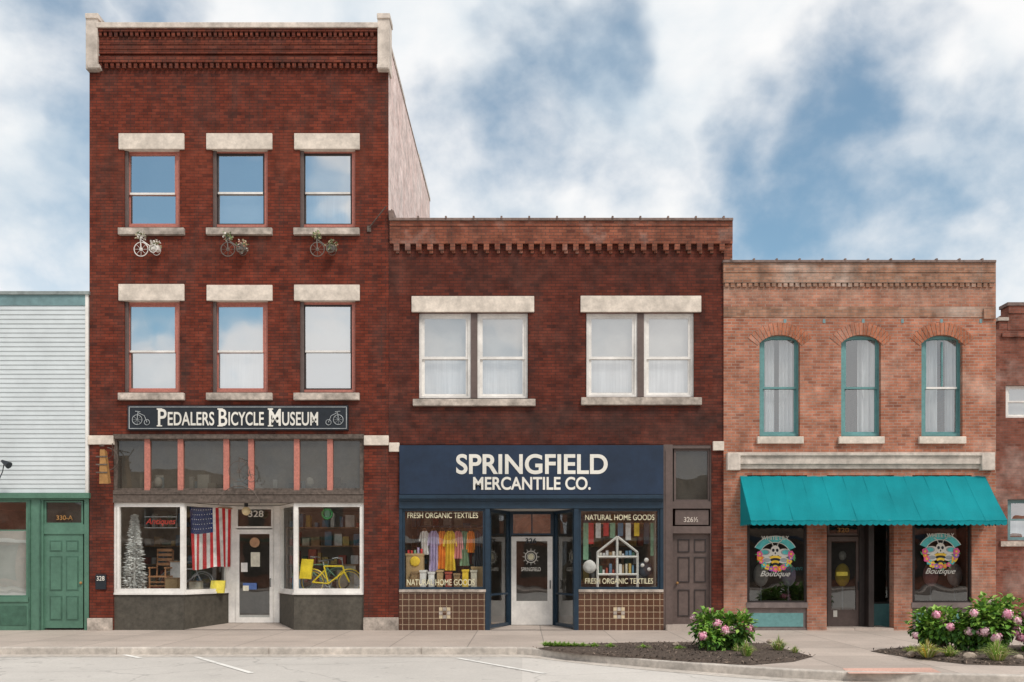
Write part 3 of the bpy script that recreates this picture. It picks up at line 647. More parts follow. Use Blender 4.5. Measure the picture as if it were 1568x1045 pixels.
def garment(parent,px,y,ztop,w,h,m,sl=.25):
    mb=MB();cx=Xd(px,y)
    prof=[(0,.25),(.06,.42),(.12,.5),(.35,.40),(.7,.44),(1,.50)]
    n=10;pts=[]
    for (v,hw) in prof:
        pts.append([(cx+w*hw*(2*i/n-1),y+.04*math.sin(i*1.9+v*2),ztop-h*v) for i in range(n+1)])
    for r0,r1 in zip(pts,pts[1:]):
        for i in range(n): mb.poly([r0[i],r1[i],r1[i+1],r0[i+1]],m)
    for s_ in(-1,1):
        a=(cx+s_*w*.42,y-.01,ztop-h*.06);b_=(cx+s_*w*.5,y,ztop-h*.12);c_=(cx+s_*w*.40,y,ztop-h*.26);e=(cx+s_*w*.66,y+.01,ztop-h*.12-sl);f=(cx+s_*w*.50,y+.01,ztop-h*.14-sl)
        mb.poly([a,b_,e,f,c_] if s_<0 else [a,c_,f,e,b_],m)
    mb.path([(cx-w*.25,y,ztop),(cx,y,ztop+.07),(cx+w*.25,y,ztop)],.006,wm);mb.tube((cx,y,ztop+.07),(cx,y,ztop+.12),.004,grey)
    mb.build('garment',parent)
gc=[mat('cloth_lavender',(.50,.42,.62),.9),mat('cloth_orange',(.85,.30,.04),.9),mat('cloth_mustard',(.85,.58,.05),.9),mat('cloth_sage',(.25,.45,.30),.9),mat('cloth_dark',(.06,.07,.09),.9),mat('cloth_white',(.78,.75,.72),.9),mat('cloth_pink',(.70,.30,.30),.9),mat('cloth_red',(.65,.06,.06),.9)]
for px,i,w_,h_ in((650,5,.22,.6),(664,0,.26,1.02),(677,1,.26,.96),(689,2,.28,1.0),(701,6,.22,.7),(711,3,.26,.88),(721,1,.18,.55),(731,4,.22,.98)): garment(rk,px,.5+U(-.08,.08),zr-.12,w_,h_,gc[i],U(.15,.4))
bs=MB();wick=mat('wicker',(.50,.34,.17),.8,60,.3)
def crate(bs,px0,px1,pytop,y,m,zb_):
    X0,X1=Xd(px0,y),Xd(px1,y);Z1=Zd(pytop,y)
    bs.box(X0,X1,y,y+.3,zb_-.019,Z1,m);bs.box(X0-.015,X1+.015,y-.015,y+.315,Z1-.05,Z1+.003,m)
crate(bs,622,648,848,.3,wick,zb);bs.ball((Xd(635,.25),.29,Zd(860,.25)),.13,gc[2],sy=.3)
for i in range(5): bs.pb(624+i*5,627+i*5,838+U(0,6),850,.4,.44,random.choice(gc))
for i in range(8): crate(bs,630+i*13,639+i*13,U(872,882),.22,random.choice(cols+[wick,gc[5],gc[2]]),zb)
crate(bs,722,741,868,.4,wick,zb);bs.build('wicker_baskets')
y=.35;hs=MB();xl,xr,zc,za,zz=Xd(915,y),Xd(976,y),Zd(846,y),Zd(822,y),Zd(880,y)
for a,b_ in (((xl,y,zc),((xl+xr)/2,y,za)),(((xl+xr)/2,y,za),(xr,y,zc)),((xl,y,zc),(xl,y,zb)),((xr,y,zc),(xr,y,zb)),((xl,y,Zd(853,y)),(xr,y,Zd(853,y))),((xl,y,zz),(xr,y,zz)),((Xd(945,y),y,za),(Xd(945,y),y,zb))): hs.tube(a,b_,.03,white,4)
for i in range(11):
    px=918+i*5; hs.box(Xd(px,y),Xd(px+U(2.5,4.5),y),y+.02,y+.14,Zd(852,y)+.02,Zd(852,y)+U(.06,.16),random.choice(cols+[cream]))
    hs.box(Xd(px,y),Xd(px+U(2.5,4.5),y),y+.02,y+.14,zz+.02,zz+U(.1,.28),random.choice(cols+[cream,gc[5],gc[2],gc[5]]))
hs.build('house_shaped_shelf')
pl=MB()
pl.ball((Xd(903,.3),.35,Zd(868,.3)),.17,gc[5],sy=.4,j=.04);pl.ball((Xd(988,.4),.45,Zd(872,.4)),.2,gc[4],sy=.4,j=.04);pl.ball((Xd(990,.3),.32,Zd(858,.3)),.06,gc[5]);pl.ball((Xd(984,.3),.32,Zd(866,.3)),.05,gc[5]);pl.ball((Xd(994,.3),.32,Zd(872,.3)),.05,gc[5])
pl.build('cushions',smooth=True)
tr=empty('towel_rail',(Xd(945,.6),.6,Zd(805)))
mb=MB();yy=.5;mb.tube((Xd(893,yy),yy,Zd(802,yy)),(Xd(1003,yy),yy,Zd(802,yy)),.01,wm);
for px,m,h_ in((897,gc[3],.9),(905,gc[7],.5),(916,gc[5],.35),(928,gc[7],.3),(938,gc[3],.35),(950,cols[1],.3),(962,gc[5],.4),(975,gc[2],.3),(990,gc[4],.5),(1000,gc[3],.8)):
    mb.box(Xd(px-4,yy),Xd(px+4,yy),yy-.01,yy+.015,Zd(803,yy)-h_,Zd(801,yy),m)
mb.build('towels',tr)
mb=MB()
mb.pb(1016,1030,681,968,.0,.3,brown);mb.pb(1088,1091,681,968,.02,.3,brown);mb.pb(1030,1088,681,687,.02,.3,brown);mb.pb(1030,1088,768,779,.02,.3,brown);mb.pb(1030,1088,806,817,.02,.3,brown)
mb.pb(1034,1085,781,804,.06,.3,brown);mb.pb(1019,1027,690,958,-.015,.0,brown)
mb.pb(1030,1088,817,957,.14,.2,brown)
for a,b_ in((1038,1056),(1063,1081)):
    for c_,d_ in((826,846),(853,892),(903,944)):
        for e in ((a,b_,c_,c_+1.5),(a,b_,d_-1.5,d_),(a,a+1.5,c_+1.5,d_-1.5),(b_-1.5,b_,c_+1.5,d_-1.5)): mb.pb(*e,.12,.14,brownd)
mb.ball((Xd(1037,.1),.09,Zd(893,.1)),.035,goldw)
mb.pb(1020,1100,957,969,-.1,.3,concrete)
mb.build('side_door',b2)
mb=MB();framed(mb,P(1032,.08),P(1087,.08),Zd(768),Zd(687),.05,.06,brown,gdirty);mb.box(Xd(1030),Xd(1090),.4,.42,Zd(770),Zd(685),interiord);mb.build('side_door_transom',b2)
text(b2,'house_number','326½',1058,796,22,8,.055,stonec,.01)

# ================================================================ BUILDING 3 (faded brick)
y3=-.03
b3=empty('brick_building',(Xd(1316),0,0))
mb=MB()
c3=[(1163,1225),(1288,1349),(1411,1474)]
holes=[(a,b_,512,669) for a,b_ in c3]+[(1144,1236,728,966),(1266,1369,728,966),(1397,1488,728,966)]
wall(mb,1108,1525,400,966,holes,y3,bk3)
for a,b_ in c3:
    cx=(a+b_)/2;hw=(b_-a)/2; n=16; rise=13; spring=526
    arc=[(cx-hw+2*hw*i/n, spring-rise*math.sqrt(max(0,1-((2*i/n-1))**2))**.9) for i in range(n+1)]
    for (p,q) in zip(arc,arc[1:]):
        mb.poly([(Xd(p[0],y3),y3,Zd(p[1],y3)),(Xd(q[0],y3),y3,Zd(q[1],y3)),(Xd(q[0],y3),y3,Zd(512,y3)),(Xd(p[0],y3),y3,Zd(512,y3))],bk3s)
        mb.poly([(Xd(p[0],y3),y3,Zd(p[1],y3)),(Xd(p[0],y3),y3+.25,Zd(p[1],y3)),(Xd(q[0],y3),y3+.25,Zd(q[1],y3)),(Xd(q[0],y3),y3,Zd(q[1],y3))],bk3)
mb.build('front_wall',b3)
mb=MB()
for a,b_ in c3:
    cx=(a+b_)/2;hw=(b_-a)/2+1; n=15
    Rr=hw/S; cz=Zd(513,y3)-Rr*1.35; Ri=Rr*1.35
    am=math.asin(min(1,(hw+2)/S/Ri))
    for i in range(n):
        t0=math.pi/2-am+2*am*(i+.06)/n;t1=math.pi/2-am+2*am*(i+.94)/n
        X=Xd(cx,y3); r0=Ri;r1=Ri+.30
        q=[(X+r*math.cos(t),cz+r*math.sin(t)) for r,t in((r0,t0),(r1,t0),(r1,t1),(r0,t1))]
        mb.hexa([(q[0][0],y3-.012,q[0][1]),(q[0][0],y3+.01,q[0][1]),(q[3][0],y3+.01,q[3][1]),(q[3][0],y3-.012,q[3][1]),(q[1][0],y3-.012,q[1][1]),(q[1][0],y3+.01,q[1][1]),(q[2][0],y3+.01,q[2][1]),(q[2][0],y3-.012,q[2][1])],bk3s)
mb.build('brick_arches',b3)
mb=MB()
mb.pb(1108.5,1524.5,401,440,y3+.005,.3,bk3)
mb.pb(1108,1524,402,433,y3-.05,.3,bk3b);mb.pb(1108,1524,415,417,y3-.065,y3-.05,bk3b)
dentils(mb,1110,1522,433,439,9,6,y3-.045,y3,bk3b);mb.pb(1108,1525,470,486,y3-.012,y3,bk3b)
mb.pb(1507,1525,473,488,y3-.06,y3,bk3b)
for i in range(6): 
    px=1200+i*60;mb.pb(px,px+4,489,495,y3-.008,y3,tealg)
mb.build('brick_corbel',b3)
mb=MB();mb.pb(1107,1526,398,402,y3-.09,.35,copd)
x=1120
while x<1525: mb.pb(x-1.5,x+1.5,395.5,400,y3-.1,.37,copd);x+=35
mb.build('tile_coping',b3,bevel=.01)
mb=MB();mb.pb(1115,1523,697,711,y3-.11,.1,stonec);mb.pb(1114,1524,693,698,y3-.16,.1,stonec);mb.pb(1117,1521,711,718,y3-.05,.1,stonec)
for a,b_ in((1114,1134),(1504,1524)): mb.pb(a,b_,695,720,y3-.17,.1,stonec)
for a,b_ in c3: mb.pb(a-3,b_+6,668.5,679.5,y3-.09,.2,stone)
mb.build('stone_cornice_and_sills',b3,bevel=.012)
for i,(a,b_) in enumerate(c3):
    sash(b3,a,b_,512.5,668,594,.09,teal,teal,gb3w,None,None,fw=5,sw=3,rail=white if i==2 else teal)
    mb=MB();cx=(a+b_)/2;hw=(b_-a)/2;n=16;yy=.085
    arc=[(cx-hw+2*hw*j/n, 526-13*math.sqrt(max(0,1-((2*j/n-1))**2))**.9) for j in range(n+1)]
    for p,q in zip(arc,arc[1:]):
        mb.poly([(Xd(p[0],yy),yy,Zd(p[1]+6,yy)),(Xd(q[0],yy),yy,Zd(q[1]+6,yy)),(Xd(q[0],yy),yy,Zd(q[1]-4,yy)),(Xd(p[0],yy),yy,Zd(p[1]-4,yy))],teal)
    if i==2: mb.pb((a+b_)/2-1,(a+b_)/2+1.2,524,592,.115,.15,teal)
    mb.build('arched_head',b3)
    mb=MB();yy=.32
    for (u0,u1) in (((.08,.36),(.48,.88)) if i==0 else ((.42,.96),) if i==1 else ((.05,.36),(.58,.92))):
        nn=24
        for j in range(nn):
            f=lambda t:(Xd(a+(b_-a)*(u0+(u1-u0)*t),yy),yy+.045*math.sin(t*22+i))
            p=f(j/nn);q=f((j+1)/nn);mb.poly([(p[0],p[1],Zd(666,yy)),(q[0],q[1],Zd(666,yy)),(q[0],q[1],Zd(512,yy)),(p[0],p[1],Zd(512,yy))],curtain)
    mb.build('curtains',b3)
hull(b3,1108,1525,Zd(415),12,None,bk4,7.9,y0=.0)
mb=MB();greyf=mat('grey_brown_trim',(.19,.15,.14),.6)
zb3,zt3=Zd(924),Zd(735)
for (a,b_) in((1144,1236),(1397,1488)):
    framed(mb,P(a,.02),P(b_,.02),zb3,zt3,.06,.08,brownd,gb3)
    mb.pb(a,b_,924,966,.03,.2,greyf);mb.pb(a-1,b_+1,923,931,-.05,.1,greyf);mb.pb(a+6,b_-6,939,960,.015,.03,teal);mb.pb(a,b_,962,967,-.0,.1,greyf)
mb.build('display_windows',b3)
door(b3,1267,1317,.03,Zd(822,.5),.55,brown,gb3,kick=.45,stile=.1,transom=Zd(745,.5))
mb=MB();mb.box(Xd(1322,.6),Xd(1330,.6),.25,.7,.02,Zd(740),brownd)
framed(mb,P(1330,.9),P(1364,.9),.6,Zd(740,.9),.06,.06,brownd,gb3);mb.pb(1330,1366,925,966,.88,1.0,teal);mb.pb(1316,1324,740,965,.5,.6,brownd)
mb.pb(1266,1369,962,967,-.02,.9,concrete)
mb.pb(1281,1298,876,882,.54,.55,yel);mb.pb(1276,1282,935,945,.54,.55,cream);mb.build('entry_panel',b3)
interior_room(b3,1114,1525,730,interiord,extra=.3,deep=4.5)
text(b3,'house_number','320',1291,812,18,7,.5,goldw,.01)
pkm=mat('decal_pink',(.80,.12,.32),.5);tealb=mat('decal_teal',(.10,.52,.52),.5);yl2=mat('decal_yellow',(.90,.58,.05),.5);ora=mat('decal_orange',(.85,.25,.05),.5);lf=mat('decal_leaf',(.12,.42,.14),.5);pur=mat('decal_purple',(.35,.15,.5),.5)
def decal(cx,cy):
    e=empty('boutique_window_decal',(Xd(cx,.0),.0,Zd(cy+40)))
    mb=MB();y=.012;c=(Xd(cx,y),y,Zd(cy,y));s=1/S
    mb.arcband((c[0],y,c[2]-6*s),24*s,34*s,.45,2.7,tealb,sx=1,sz=.9);mb.arcband((c[0],y-.001,c[2]-6*s),23*s,24*s,.4,2.74,cream,sx=1,sz=.9);mb.arcband((c[0],y-.001,c[2]-6*s),34*s,35*s,.45,2.7,cream,sx=1,sz=.9)
    for j in range(26):
        a=math.pi*.94+math.pi*1.12*j/25; r=U(20,29);X=c[0]+r*s*math.cos(a);Z=c[2]-4*s+r*.85*s*math.sin(a);t=a+U(-1,1)
        mb.poly([(X-5*s*math.cos(t),y-.001,Z-5*s*math.sin(t)),(X+1.8*s*math.sin(t),y-.001,Z-1.8*s*math.cos(t)),(X+5*s*math.cos(t),y-.001,Z+5*s*math.sin(t)),(X-1.8*s*math.sin(t),y-.001,Z+1.8*s*math.cos(t))],lf)
    for sg_ in(-1,1):
        mb.disc((c[0]+sg_*14*s,y-.002,c[2]-1*s),11*s,6.5*s,cream);mb.disc((c[0]+sg_*12*s,y-.003,c[2]-12*s),8.5*s,5*s,cream);mb.disc((c[0]+sg_*16*s,y-.004,c[2]-0*s),7.5*s,4.4*s,grey);mb.disc((c[0]+sg_*16.5*s,y-.005,c[2]-0*s),6*s,3.2*s,tealb);mb.disc((c[0]+sg_*13*s,y-.004,c[2]-12*s),5.5*s,3*s,grey)
        mb.path([(c[0]+sg_*3*s,y-.006,c[2]+9*s),(c[0]+sg_*5*s,y-.006,c[2]+15*s),(c[0]+sg_*10*s,y-.006,c[2]+18*s)],.010,cream,4)
    mb.disc((c[0],y-.006,c[2]+3*s),7*s,7.5*s,cream);mb.disc((c[0],y-.0065,c[2]-3*s),4.2*s,3.6*s,cream)
    for sg_ in(-1,1): mb.disc((c[0]+sg_*3*s,y-.008,c[2]+3*s),2.1*s,2.5*s,black)
    mb.disc((c[0],y-.008,c[2]-1.5*s),1*s,1.6*s,black)
    for j in range(6):
        mb.disc((c[0],y-.009-.001*j,c[2]-(8+j*3.6)*s),(9-j*1.3)*s,2.9*s,yl2 if j%2==0 else black)
    for j in range(13):
        a=math.pi*.98+math.pi*1.04*j/12;rr=U(3.2,4.8)*s;X=c[0]+24*s*math.cos(a);Z=c[2]-4*s+22*s*math.sin(a);m=[pkm,ora,pkm,tealb,yl2,pur][j%6]
        for q in range(5): mb.disc((X+rr*.6*math.cos(q*1.257),y-.015-q*.0005,Z+rr*.6*math.sin(q*1.257)),rr*.55,rr*.55,m,n=8)
        mb.disc((X,y-.02,Z),rr*.4,rr*.4,yl2 if m is not yl2 else pkm,n=8)
    mb.build('bee_emblem',e)
    text(e,'lettering','WHITE LILY',cx,cy-22,42,6,.006,cream,.01)
    text(e,'lettering','Boutique',cx,cy+34,46,11,.006,cream,.0,shear=.45)
decal(1187,846);decal(1440,842)
text(b3,'open_lettering','Open',1216,871,26,10,.3,tealb,.005,shear=.2)
mb=MB();y=1.1
for (a,w_,m) in((1165,14,gc[5]),(1207,10,gc[0]),(1425,16,gc[6]),(1462,12,gc[5]),(1290,14,gc[2])):
    X=Xd(a,y);mb.tube((X,y,.1),(X,y,1.1),.02,grey);mb.ball((X,y,1.35),.2,m,sy=.6,sz=1.5,nu=14,nv=10);mb.ball((X,y,1.85),.1,shade,sz=1.2)
mb.build('dress_forms',b3,smooth=True)
# awning
aw=empty('awning',(Xd(1320),-.5,2.6))
XL,XR=5.37,11.40;zT,zF,yF=3.80,2.66,-1.05
mb=MB();n=96;m_=12
def ap(i,j):
    u=i/n;v=j/m_;pan=math.sin(u*math.pi*12);return (XL+(XR-XL)*u, y3-.01+(yF-y3)*v, zT+(zF-zT)*v-.035*math.sin(math.pi*v)*(.4+.6*abs(pan))+.010*math.sin(u*50+v*3)*v+.006*math.sin(u*131+v*9))
for i in range(n):
    for j in range(m_): mb.poly([ap(i,j),ap(i,j+1),ap(i+1,j+1),ap(i+1,j)],awn)
mb.build('canvas_slope',aw,smooth=True)
mb=MB()
for X in(XL,XR): mb.poly([(X,y3-.01,zT),(X,y3-.01,zF),(X,yF,zF)],awn)
ns_=42
for i in range(ns_):
    a=XL+(XR-XL)*i/ns_;w_=(XR-XL)/ns_;k_=U(-.008,.008)
    pts=[(a,yF-.004,zF+.01),(a,yF-.006,zF-.08)]+[(a+w_*t,yF-.008-(.014+k_)*math.sin(t*3.14),zF-.08-.035*math.sin(math.pi*t)) for t in(.2,.4,.6,.8)]+[(a+w_,yF-.006,zF-.08),(a+w_,yF-.004,zF+.01)]
    mb.poly(pts,awn)
for X in(XL,XR):
    for i in range(7):
        a=y3+(yF-y3)*i/7;w_=(yF-y3)/7;mb.poly([(X,a,zF+.005),(X,a,zF-.07),(X,a+w_*.5,zF-.11),(X,a+w_,zF-.07),(X,a+w_,zF+.005)],awn)
mb.build('canvas_valance',aw)
mb=MB()
for i in range(13):
    X=XL+(XR-XL)*i/12;mb.path([ (X,y3-.01,zT+.003),(X,(y3+yF)/2,(zT+zF)/2-.012),(X,yF,zF+.004)],.007,awn,4)
mb.tube((XL,yF+.02,zF),(XR,yF+.02,zF),.015,grey)
for X in(XL+.02,(XL+XR)/2,XR-.02): mb.tube((X,yF+.02,zF),(X,0,zF),.015,grey)
mb.build('awning_frame',aw)

# ================================================================ LEFT siding building
b0=empty('siding_building',(Xd(-60),0,0))
mb=MB();nb=41
for i in range(nb):
    za=Zd(755-i*7);zb_=Zd(755-(i+1)*7);X0,X1=Xd(-500),Xd(131)
    mb.hexa([(X0,-.026,za),(X1,-.026,za),(X1,.02,za),(X0,.02,za),(X0,-.006,zb_+.004),(X1,-.006,zb_+.004),(X1,.02,zb_+.004),(X0,.02,zb_+.004)],siding)
mb.build('siding',b0)
mb=MB();mb.pb(-500,135,450,468,-.03,.2,tealg);mb.pb(-500,136,446,451,-.07,.3,mat('metal_coping',(.25,.28,.27),.4));mb.pb(130.5,135,451,757,-.035,.05,white)
mb.pb(-500,136,755,763,-.10,.2,green);mb.build('fascia',b0)
holes=[(-90,43,766,915),(66,129,766,966)]
mb=MB();wall(mb,-500,136,760,966,holes,0,green,rev=.12)
for a in((-90,43,915,922),(44,46,766,966),(60,62,766,966)): mb.pb(*a,-.03,0,greend if a[0]>40 else green)
mb.pb(-80,40,928,958,-.012,0,greend)
mb.pb(68,127,818,962,.06,.1,green)
for a,b_ in((76,95),(101,120)):
    for c_,d_ in((828,845),(852,905),(913,950)):
        mb.pb(a,b_,c_,d_,.052,.06,greend);mb.pb(a+2,b_-2,c_+2,d_-2,.046,.052,green)
mb.pb(66,129,803,818,.03,.1,green);mb.ball((Xd(124,.04),.03,Zd(893)),.035,goldw)
mb.build('storefront',b0)
mb=MB();framed(mb,P(-90,.04),P(43,.04),Zd(915),Zd(766),.05,.06,green,gshop2,zs=(.69,));framed(mb,P(68,.05),P(127,.05),Zd(803),Zd(767),.04,.05,green,gdirty);mb.build('windows',b0)
text(b0,'house_number','330-A',99,793,25,7,.05,goldw,.01)
hull(b0,-500,136,Zd(470),10,siding,None,7.6)
interior_room(b0,-500,136,760,interior)
mb=MB();y=.3
mb.box(Xd(-80,y),Xd(42,y),y,y+.02,Zd(915,y),Zd(812,y),shade);mb.build('half_curtain',b0)
mb=MB();mb.tube((Xd(-10),0,Zd(738)),(Xd(-10),-.05,Zd(738)),.06,black);mb.path([(Xd(-10),-.05,Zd(738)),(Xd(-4,-.3),-.3,Zd(742)),(Xd(4,-.4),-.4,Zd(725)),(Xd(6,-.45),-.45,Zd(714))],.012,black);mb.tube((Xd(3,-.45),-.45,Zd(706,-.45)),(Xd(14,-.5),-.5,Zd(713,-.5)),.03,black,10,.09)
mb.build('gooseneck_lamp')

# ================================================================ RIGHT back building
b4=empty('brick_building',(Xd(1700,4),4,0));y=4
mb=MB();holes=[(1543,1600,765,828),(1540,1600,590,640)]
wall(mb,1490,1900,505,985,holes,y,bk4);
mb.pb(1543,1900,478,505,y-.02,y+.5,bk4);mb.pb(1545,1580,466,480,y-.05,y+.4,bk4);mb.pb(1543,1582,463,468,y-.08,y+.4,copd);mb.pb(1530,1545,490,505,y-.01,y+.4,bk4)
mb.pb(1528,1545,486,491,y-.06,y+.4,stoned);mb.pb(1582,1900,474,479,y-.06,y+.5,copd)
mb.pb(1533,1900,829,837,y-.08,y,stoned);mb.pb(1535,1900,510,516,y-.06,y,bk4)
mb.box(Xd(1520,y),Xd(1900,y),y+9,y+9.2,0,7,bk4);mb.box(Xd(1490,y),Xd(1900,y),y+.5,y+9,6.6,6.8,roofm)
mb.box(Xd(1490,y),Xd(1490,y)+.2,y+.01,y+9,0,6.55,bk4)
mb.build('walls',b4)
sash(b4,1543,1600,765,828,796,y+.1,tealg,tealg,gup2,None,curtain);sash(b4,1540,1600,590,640,615,y+.1,white,white,gup2,shade,shade)

# ================================================================ opposite side of the street (seen in the glass)
op=empty('brick_building',(0,-40,0));mb=MB()
x=-40
while x<45:
    w_=U(7,11);h_=U(5.0,8.0);m=random.choice((bktan,bk4,bk3));mb.box(x,x+w_-.02,-44,-38,0,h_,m)
    for j in range(3):
        a=x+.6+j*w_/3.2;mb.box(a,a+w_/4.2,-38.0,-37.95,.6,2.8,interiord)
        if h_>6: mb.box(a+.3,a+1.3,-38,-37.95,4,5.8,interiord)
    mb.box(x+.3,x+w_-.3,-38,-37.2,3.0,3.3,random.choice((white,greend,navyd,stoned)))
    x+=w_+random.choice((0,0,1.5))
mb.build('storefront_row',op)

# ================================================================ ground
def G(px,py,z=0.0):
    d=(EYE-z)*D*S/(py-HY); return ((px-VX)/(D*S)*d,d-D)
def slab(name,pts,z,m,th=0):
    mb=MB();mb.poly([(p[0],p[1],z) for p in pts],m)
    if th:
        for a,b_ in zip(pts,pts[1:]+pts[:1]): mb.poly([(a[0],a[1],z),(a[0],a[1],z-th),(b_[0],b_[1],z-th),(b_[0],b_[1],z)],m)
    return mb.build(name)
slab('ground',[(-600,-600),(600,-600),(600,600),(-600,600)],-.16,grass_ground)
slab('road',[(-200,-31),(200,-31),(200,-3.5),(-200,-3.5)],-.135,roadm)
slab('sidewalk',[(-200,-38),(200,-38),(200,-31),(-200,-31)],0,concrete,.15)
edge=[(-80,-4.45),(-.1,-4.45),(.19,-4.6),(.7,-5.15),(1.2,-5.7),(2.25,-6.64),(3.2,-7.35),(4.1,-7.95),(4.9,-8.3),(7.4,-8.75),(12,-9),(20,-9),(22,-4.45),(80,-4.45)]
slab('sidewalk',edge+[(80,14),(-80,14)],0,concrete,.16)
mb=MB()
for a,b_ in zip(edge,edge[1:]):
    Ln=(Vector(a)-Vector(b_)).length
    if abs(a[0])<70 and Ln<5: mb.ob(a,b_,-.01,Ln+.01,-.16,.006,-.02,.15,curbm)
    else:
        t=0
        while t<Ln: mb.ob(a,b_,t+.006,min(t+3,Ln),-.16,.006+U(-.002,.002),-.02+U(-.006,.006),.15,curbm); t+=3
mb.build('kerb',bevel=.02)
mb=MB()
for (p,q) in (((300,1006),(385,1031)),((700,1008),(835,1032)),((190,1003),(215,1008))):
    a=Vector(G(*p,-.13));b_=Vector(G(*q,-.13));d=(b_-a).normalized();n_=Vector((-d.y,d.x))*.05
    mb.poly([(w.x,w.y,-.127) for w in(a-n_,b_-n_,b_+n_,a+n_)],line)
mb.build('road_markings')
gut=[(p[0],p[1]-.02) for p in edge[:-2]]
mb=MB()
for a,b_ in zip(gut,gut[1:]):
    mb.poly([(a[0],a[1]-.45,-.1305),(b_[0],b_[1]-.45,-.1305),(b_[0],b_[1],-.1305),(a[0],a[1],-.1305)],curbm)
mb.build('gutter_pan')
mb=MB();pts=[G(1290,1024),G(1425,1023),G(1445,1032),G(1300,1032)]
mb.poly([(p[0],p[1],.004) for p in pts],tact)
mb.build('tactile_paving')
def bed(outline):
    pts=[Vector(G(*p)) for p in outline]
    mb=MB();c=sum(pts,Vector((0,0)))/len(pts)
    rings=[(1.0,.006),(.93,.045),(.7,.06),(.4,.07),(0.02,.075)]
    for (s0,h0),(s1,h1) in zip(rings,rings[1:]):
        for a,b_ in zip(pts,pts[1:]+pts[:1]):
            q=[c+(a-c)*s0,c+(b_-c)*s0,c+(b_-c)*s1,c+(a-c)*s1]
            mb.poly([(q[0].x,q[0].y,h0),(q[1].x,q[1].y,h0),(q[2].x,q[2].y,h1),(q[3].x,q[3].y,h1)],mulch)
    chip=[mulch,mat('mulch_light',(.24,.18,.14),.95),mat('mulch_dark',(.04,.03,.024),.95)]
    for i in range(2600):
        k_=random.randrange(len(pts));a,b_=pts[k_],pts[(k_+1)%len(pts)];u=math.sqrt(R())*U(.97,1.05);v=R();p=c+((a-c)*(1-v)+(b_-c)*v)*u
        w=Vector((U(-1,1),U(-1,1),U(-.5,.5))).normalized();t=w.cross(Vector((0,0,1)));s_=U(.02,.05);P_=Vector((p.x,p.y,.03+.05*max(0,1-u)+U(0,.02)))
        mb.poly([P_-w*s_,P_-t*s_*.35,P_+w*s_,P_+t*s_*.35],random.choice(chip))
    mb.build('planting_bed')
bed([(822,994),(900,988),(1000,986),(1100,986),(1180,988),(1245,1006),(1215,1014),(1150,1019),(1060,1015),(950,1007),(870,1001)])
bed([(1333,998),(1400,992),(1480,991),(1700,991),(1780,1015),(1600,1021),(1480,1018),(1400,1009)])
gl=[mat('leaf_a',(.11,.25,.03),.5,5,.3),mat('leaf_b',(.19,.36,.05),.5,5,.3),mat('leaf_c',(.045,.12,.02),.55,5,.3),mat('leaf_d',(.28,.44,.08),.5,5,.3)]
pk=[mat('petal_pink',(.74,.32,.44),.7),mat('petal_pale_pink',(.82,.55,.60),.7),mat('petal_deep',(.64,.20,.32),.7)]
def leaf(mb,c,d,s,m):
    d=d.normalized();t=d.cross(Vector((U(-.3,.3),U(-.3,.3),1))).normalized();n_=t.cross(d)
    tip=c+d*s-n_*s*.12;mid=c+d*s*.45
    l=mid+t*s*.36+n_*s*.1;r=mid-t*s*.36+n_*s*.1;mb.poly([c,l,tip],m);mb.poly([c,tip,r],m)
def bush(cx,cy,w,dp,h,nl,nf,name='hydrangea_bush'):
    mb=MB()
    lobes=[(Vector((cx+U(-.5,.5)*w,cy+U(-.45,.45)*dp,.05+h*U(.28,.60))),U(.26,.42)) for _ in range(9)]
    brn=mat('twig',(.12,.09,.05),.8)
    for lc,lr in lobes: mb.tube((cx+U(-.1,.1),cy+U(-.1,.1),.03),lc,.012,brn,5)
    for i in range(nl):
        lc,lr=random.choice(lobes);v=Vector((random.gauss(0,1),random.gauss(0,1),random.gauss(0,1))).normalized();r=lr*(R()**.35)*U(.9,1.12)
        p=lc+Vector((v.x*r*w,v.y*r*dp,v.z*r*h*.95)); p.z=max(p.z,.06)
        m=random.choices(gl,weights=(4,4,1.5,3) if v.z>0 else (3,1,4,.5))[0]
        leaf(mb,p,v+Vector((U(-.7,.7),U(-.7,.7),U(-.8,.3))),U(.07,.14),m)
    for i in range(nf):
        lc,lr=random.choice(lobes);v=Vector((U(-1,1),U(-1.2,.1),U(-.2,1))).normalized();p=lc+Vector((v.x*lr*w,v.y*lr*dp,v.z*lr*h))
        p+=v*.04
        rr=U(.06,.10);mm_=random.choice(pk[:2]+[pk[0]]);ct=random.choice(pk)
        mb.ball(p,rr*.8,mm_,nu=7,nv=5,j=.1)
        for q in range(60):
            e=Vector((random.gauss(0,1),random.gauss(0,1),random.gauss(0,1))).normalized();t=e.cross(Vector((.3,.2,1))).normalized();u=e.cross(t);cc=p+e*rr*U(.85,1.15);s_=.02
            mb.poly([cc-t*s_,cc-u*s_,cc+t*s_,cc+u*s_],random.choice((mm_,mm_,ct,pk[1])))
    mb.build(name)
def bushpx(px,py,wpx,hpx,nl,nf,name='hydrangea_bush'):
    x,y_=G(px,py);s_=(D+y_)/(D*S)
    bush(x,y_,wpx*s_*.62,wpx*s_*.55,hpx*s_*.95,nl,nf,name)
bushpx(1106,1000,90,70,2200,9)
bushpx(1440,1000,90,74,2200,9)
bushpx(1520,1003,102,96,3200,14)
bushpx(1595,1003,106,96,2700,12)
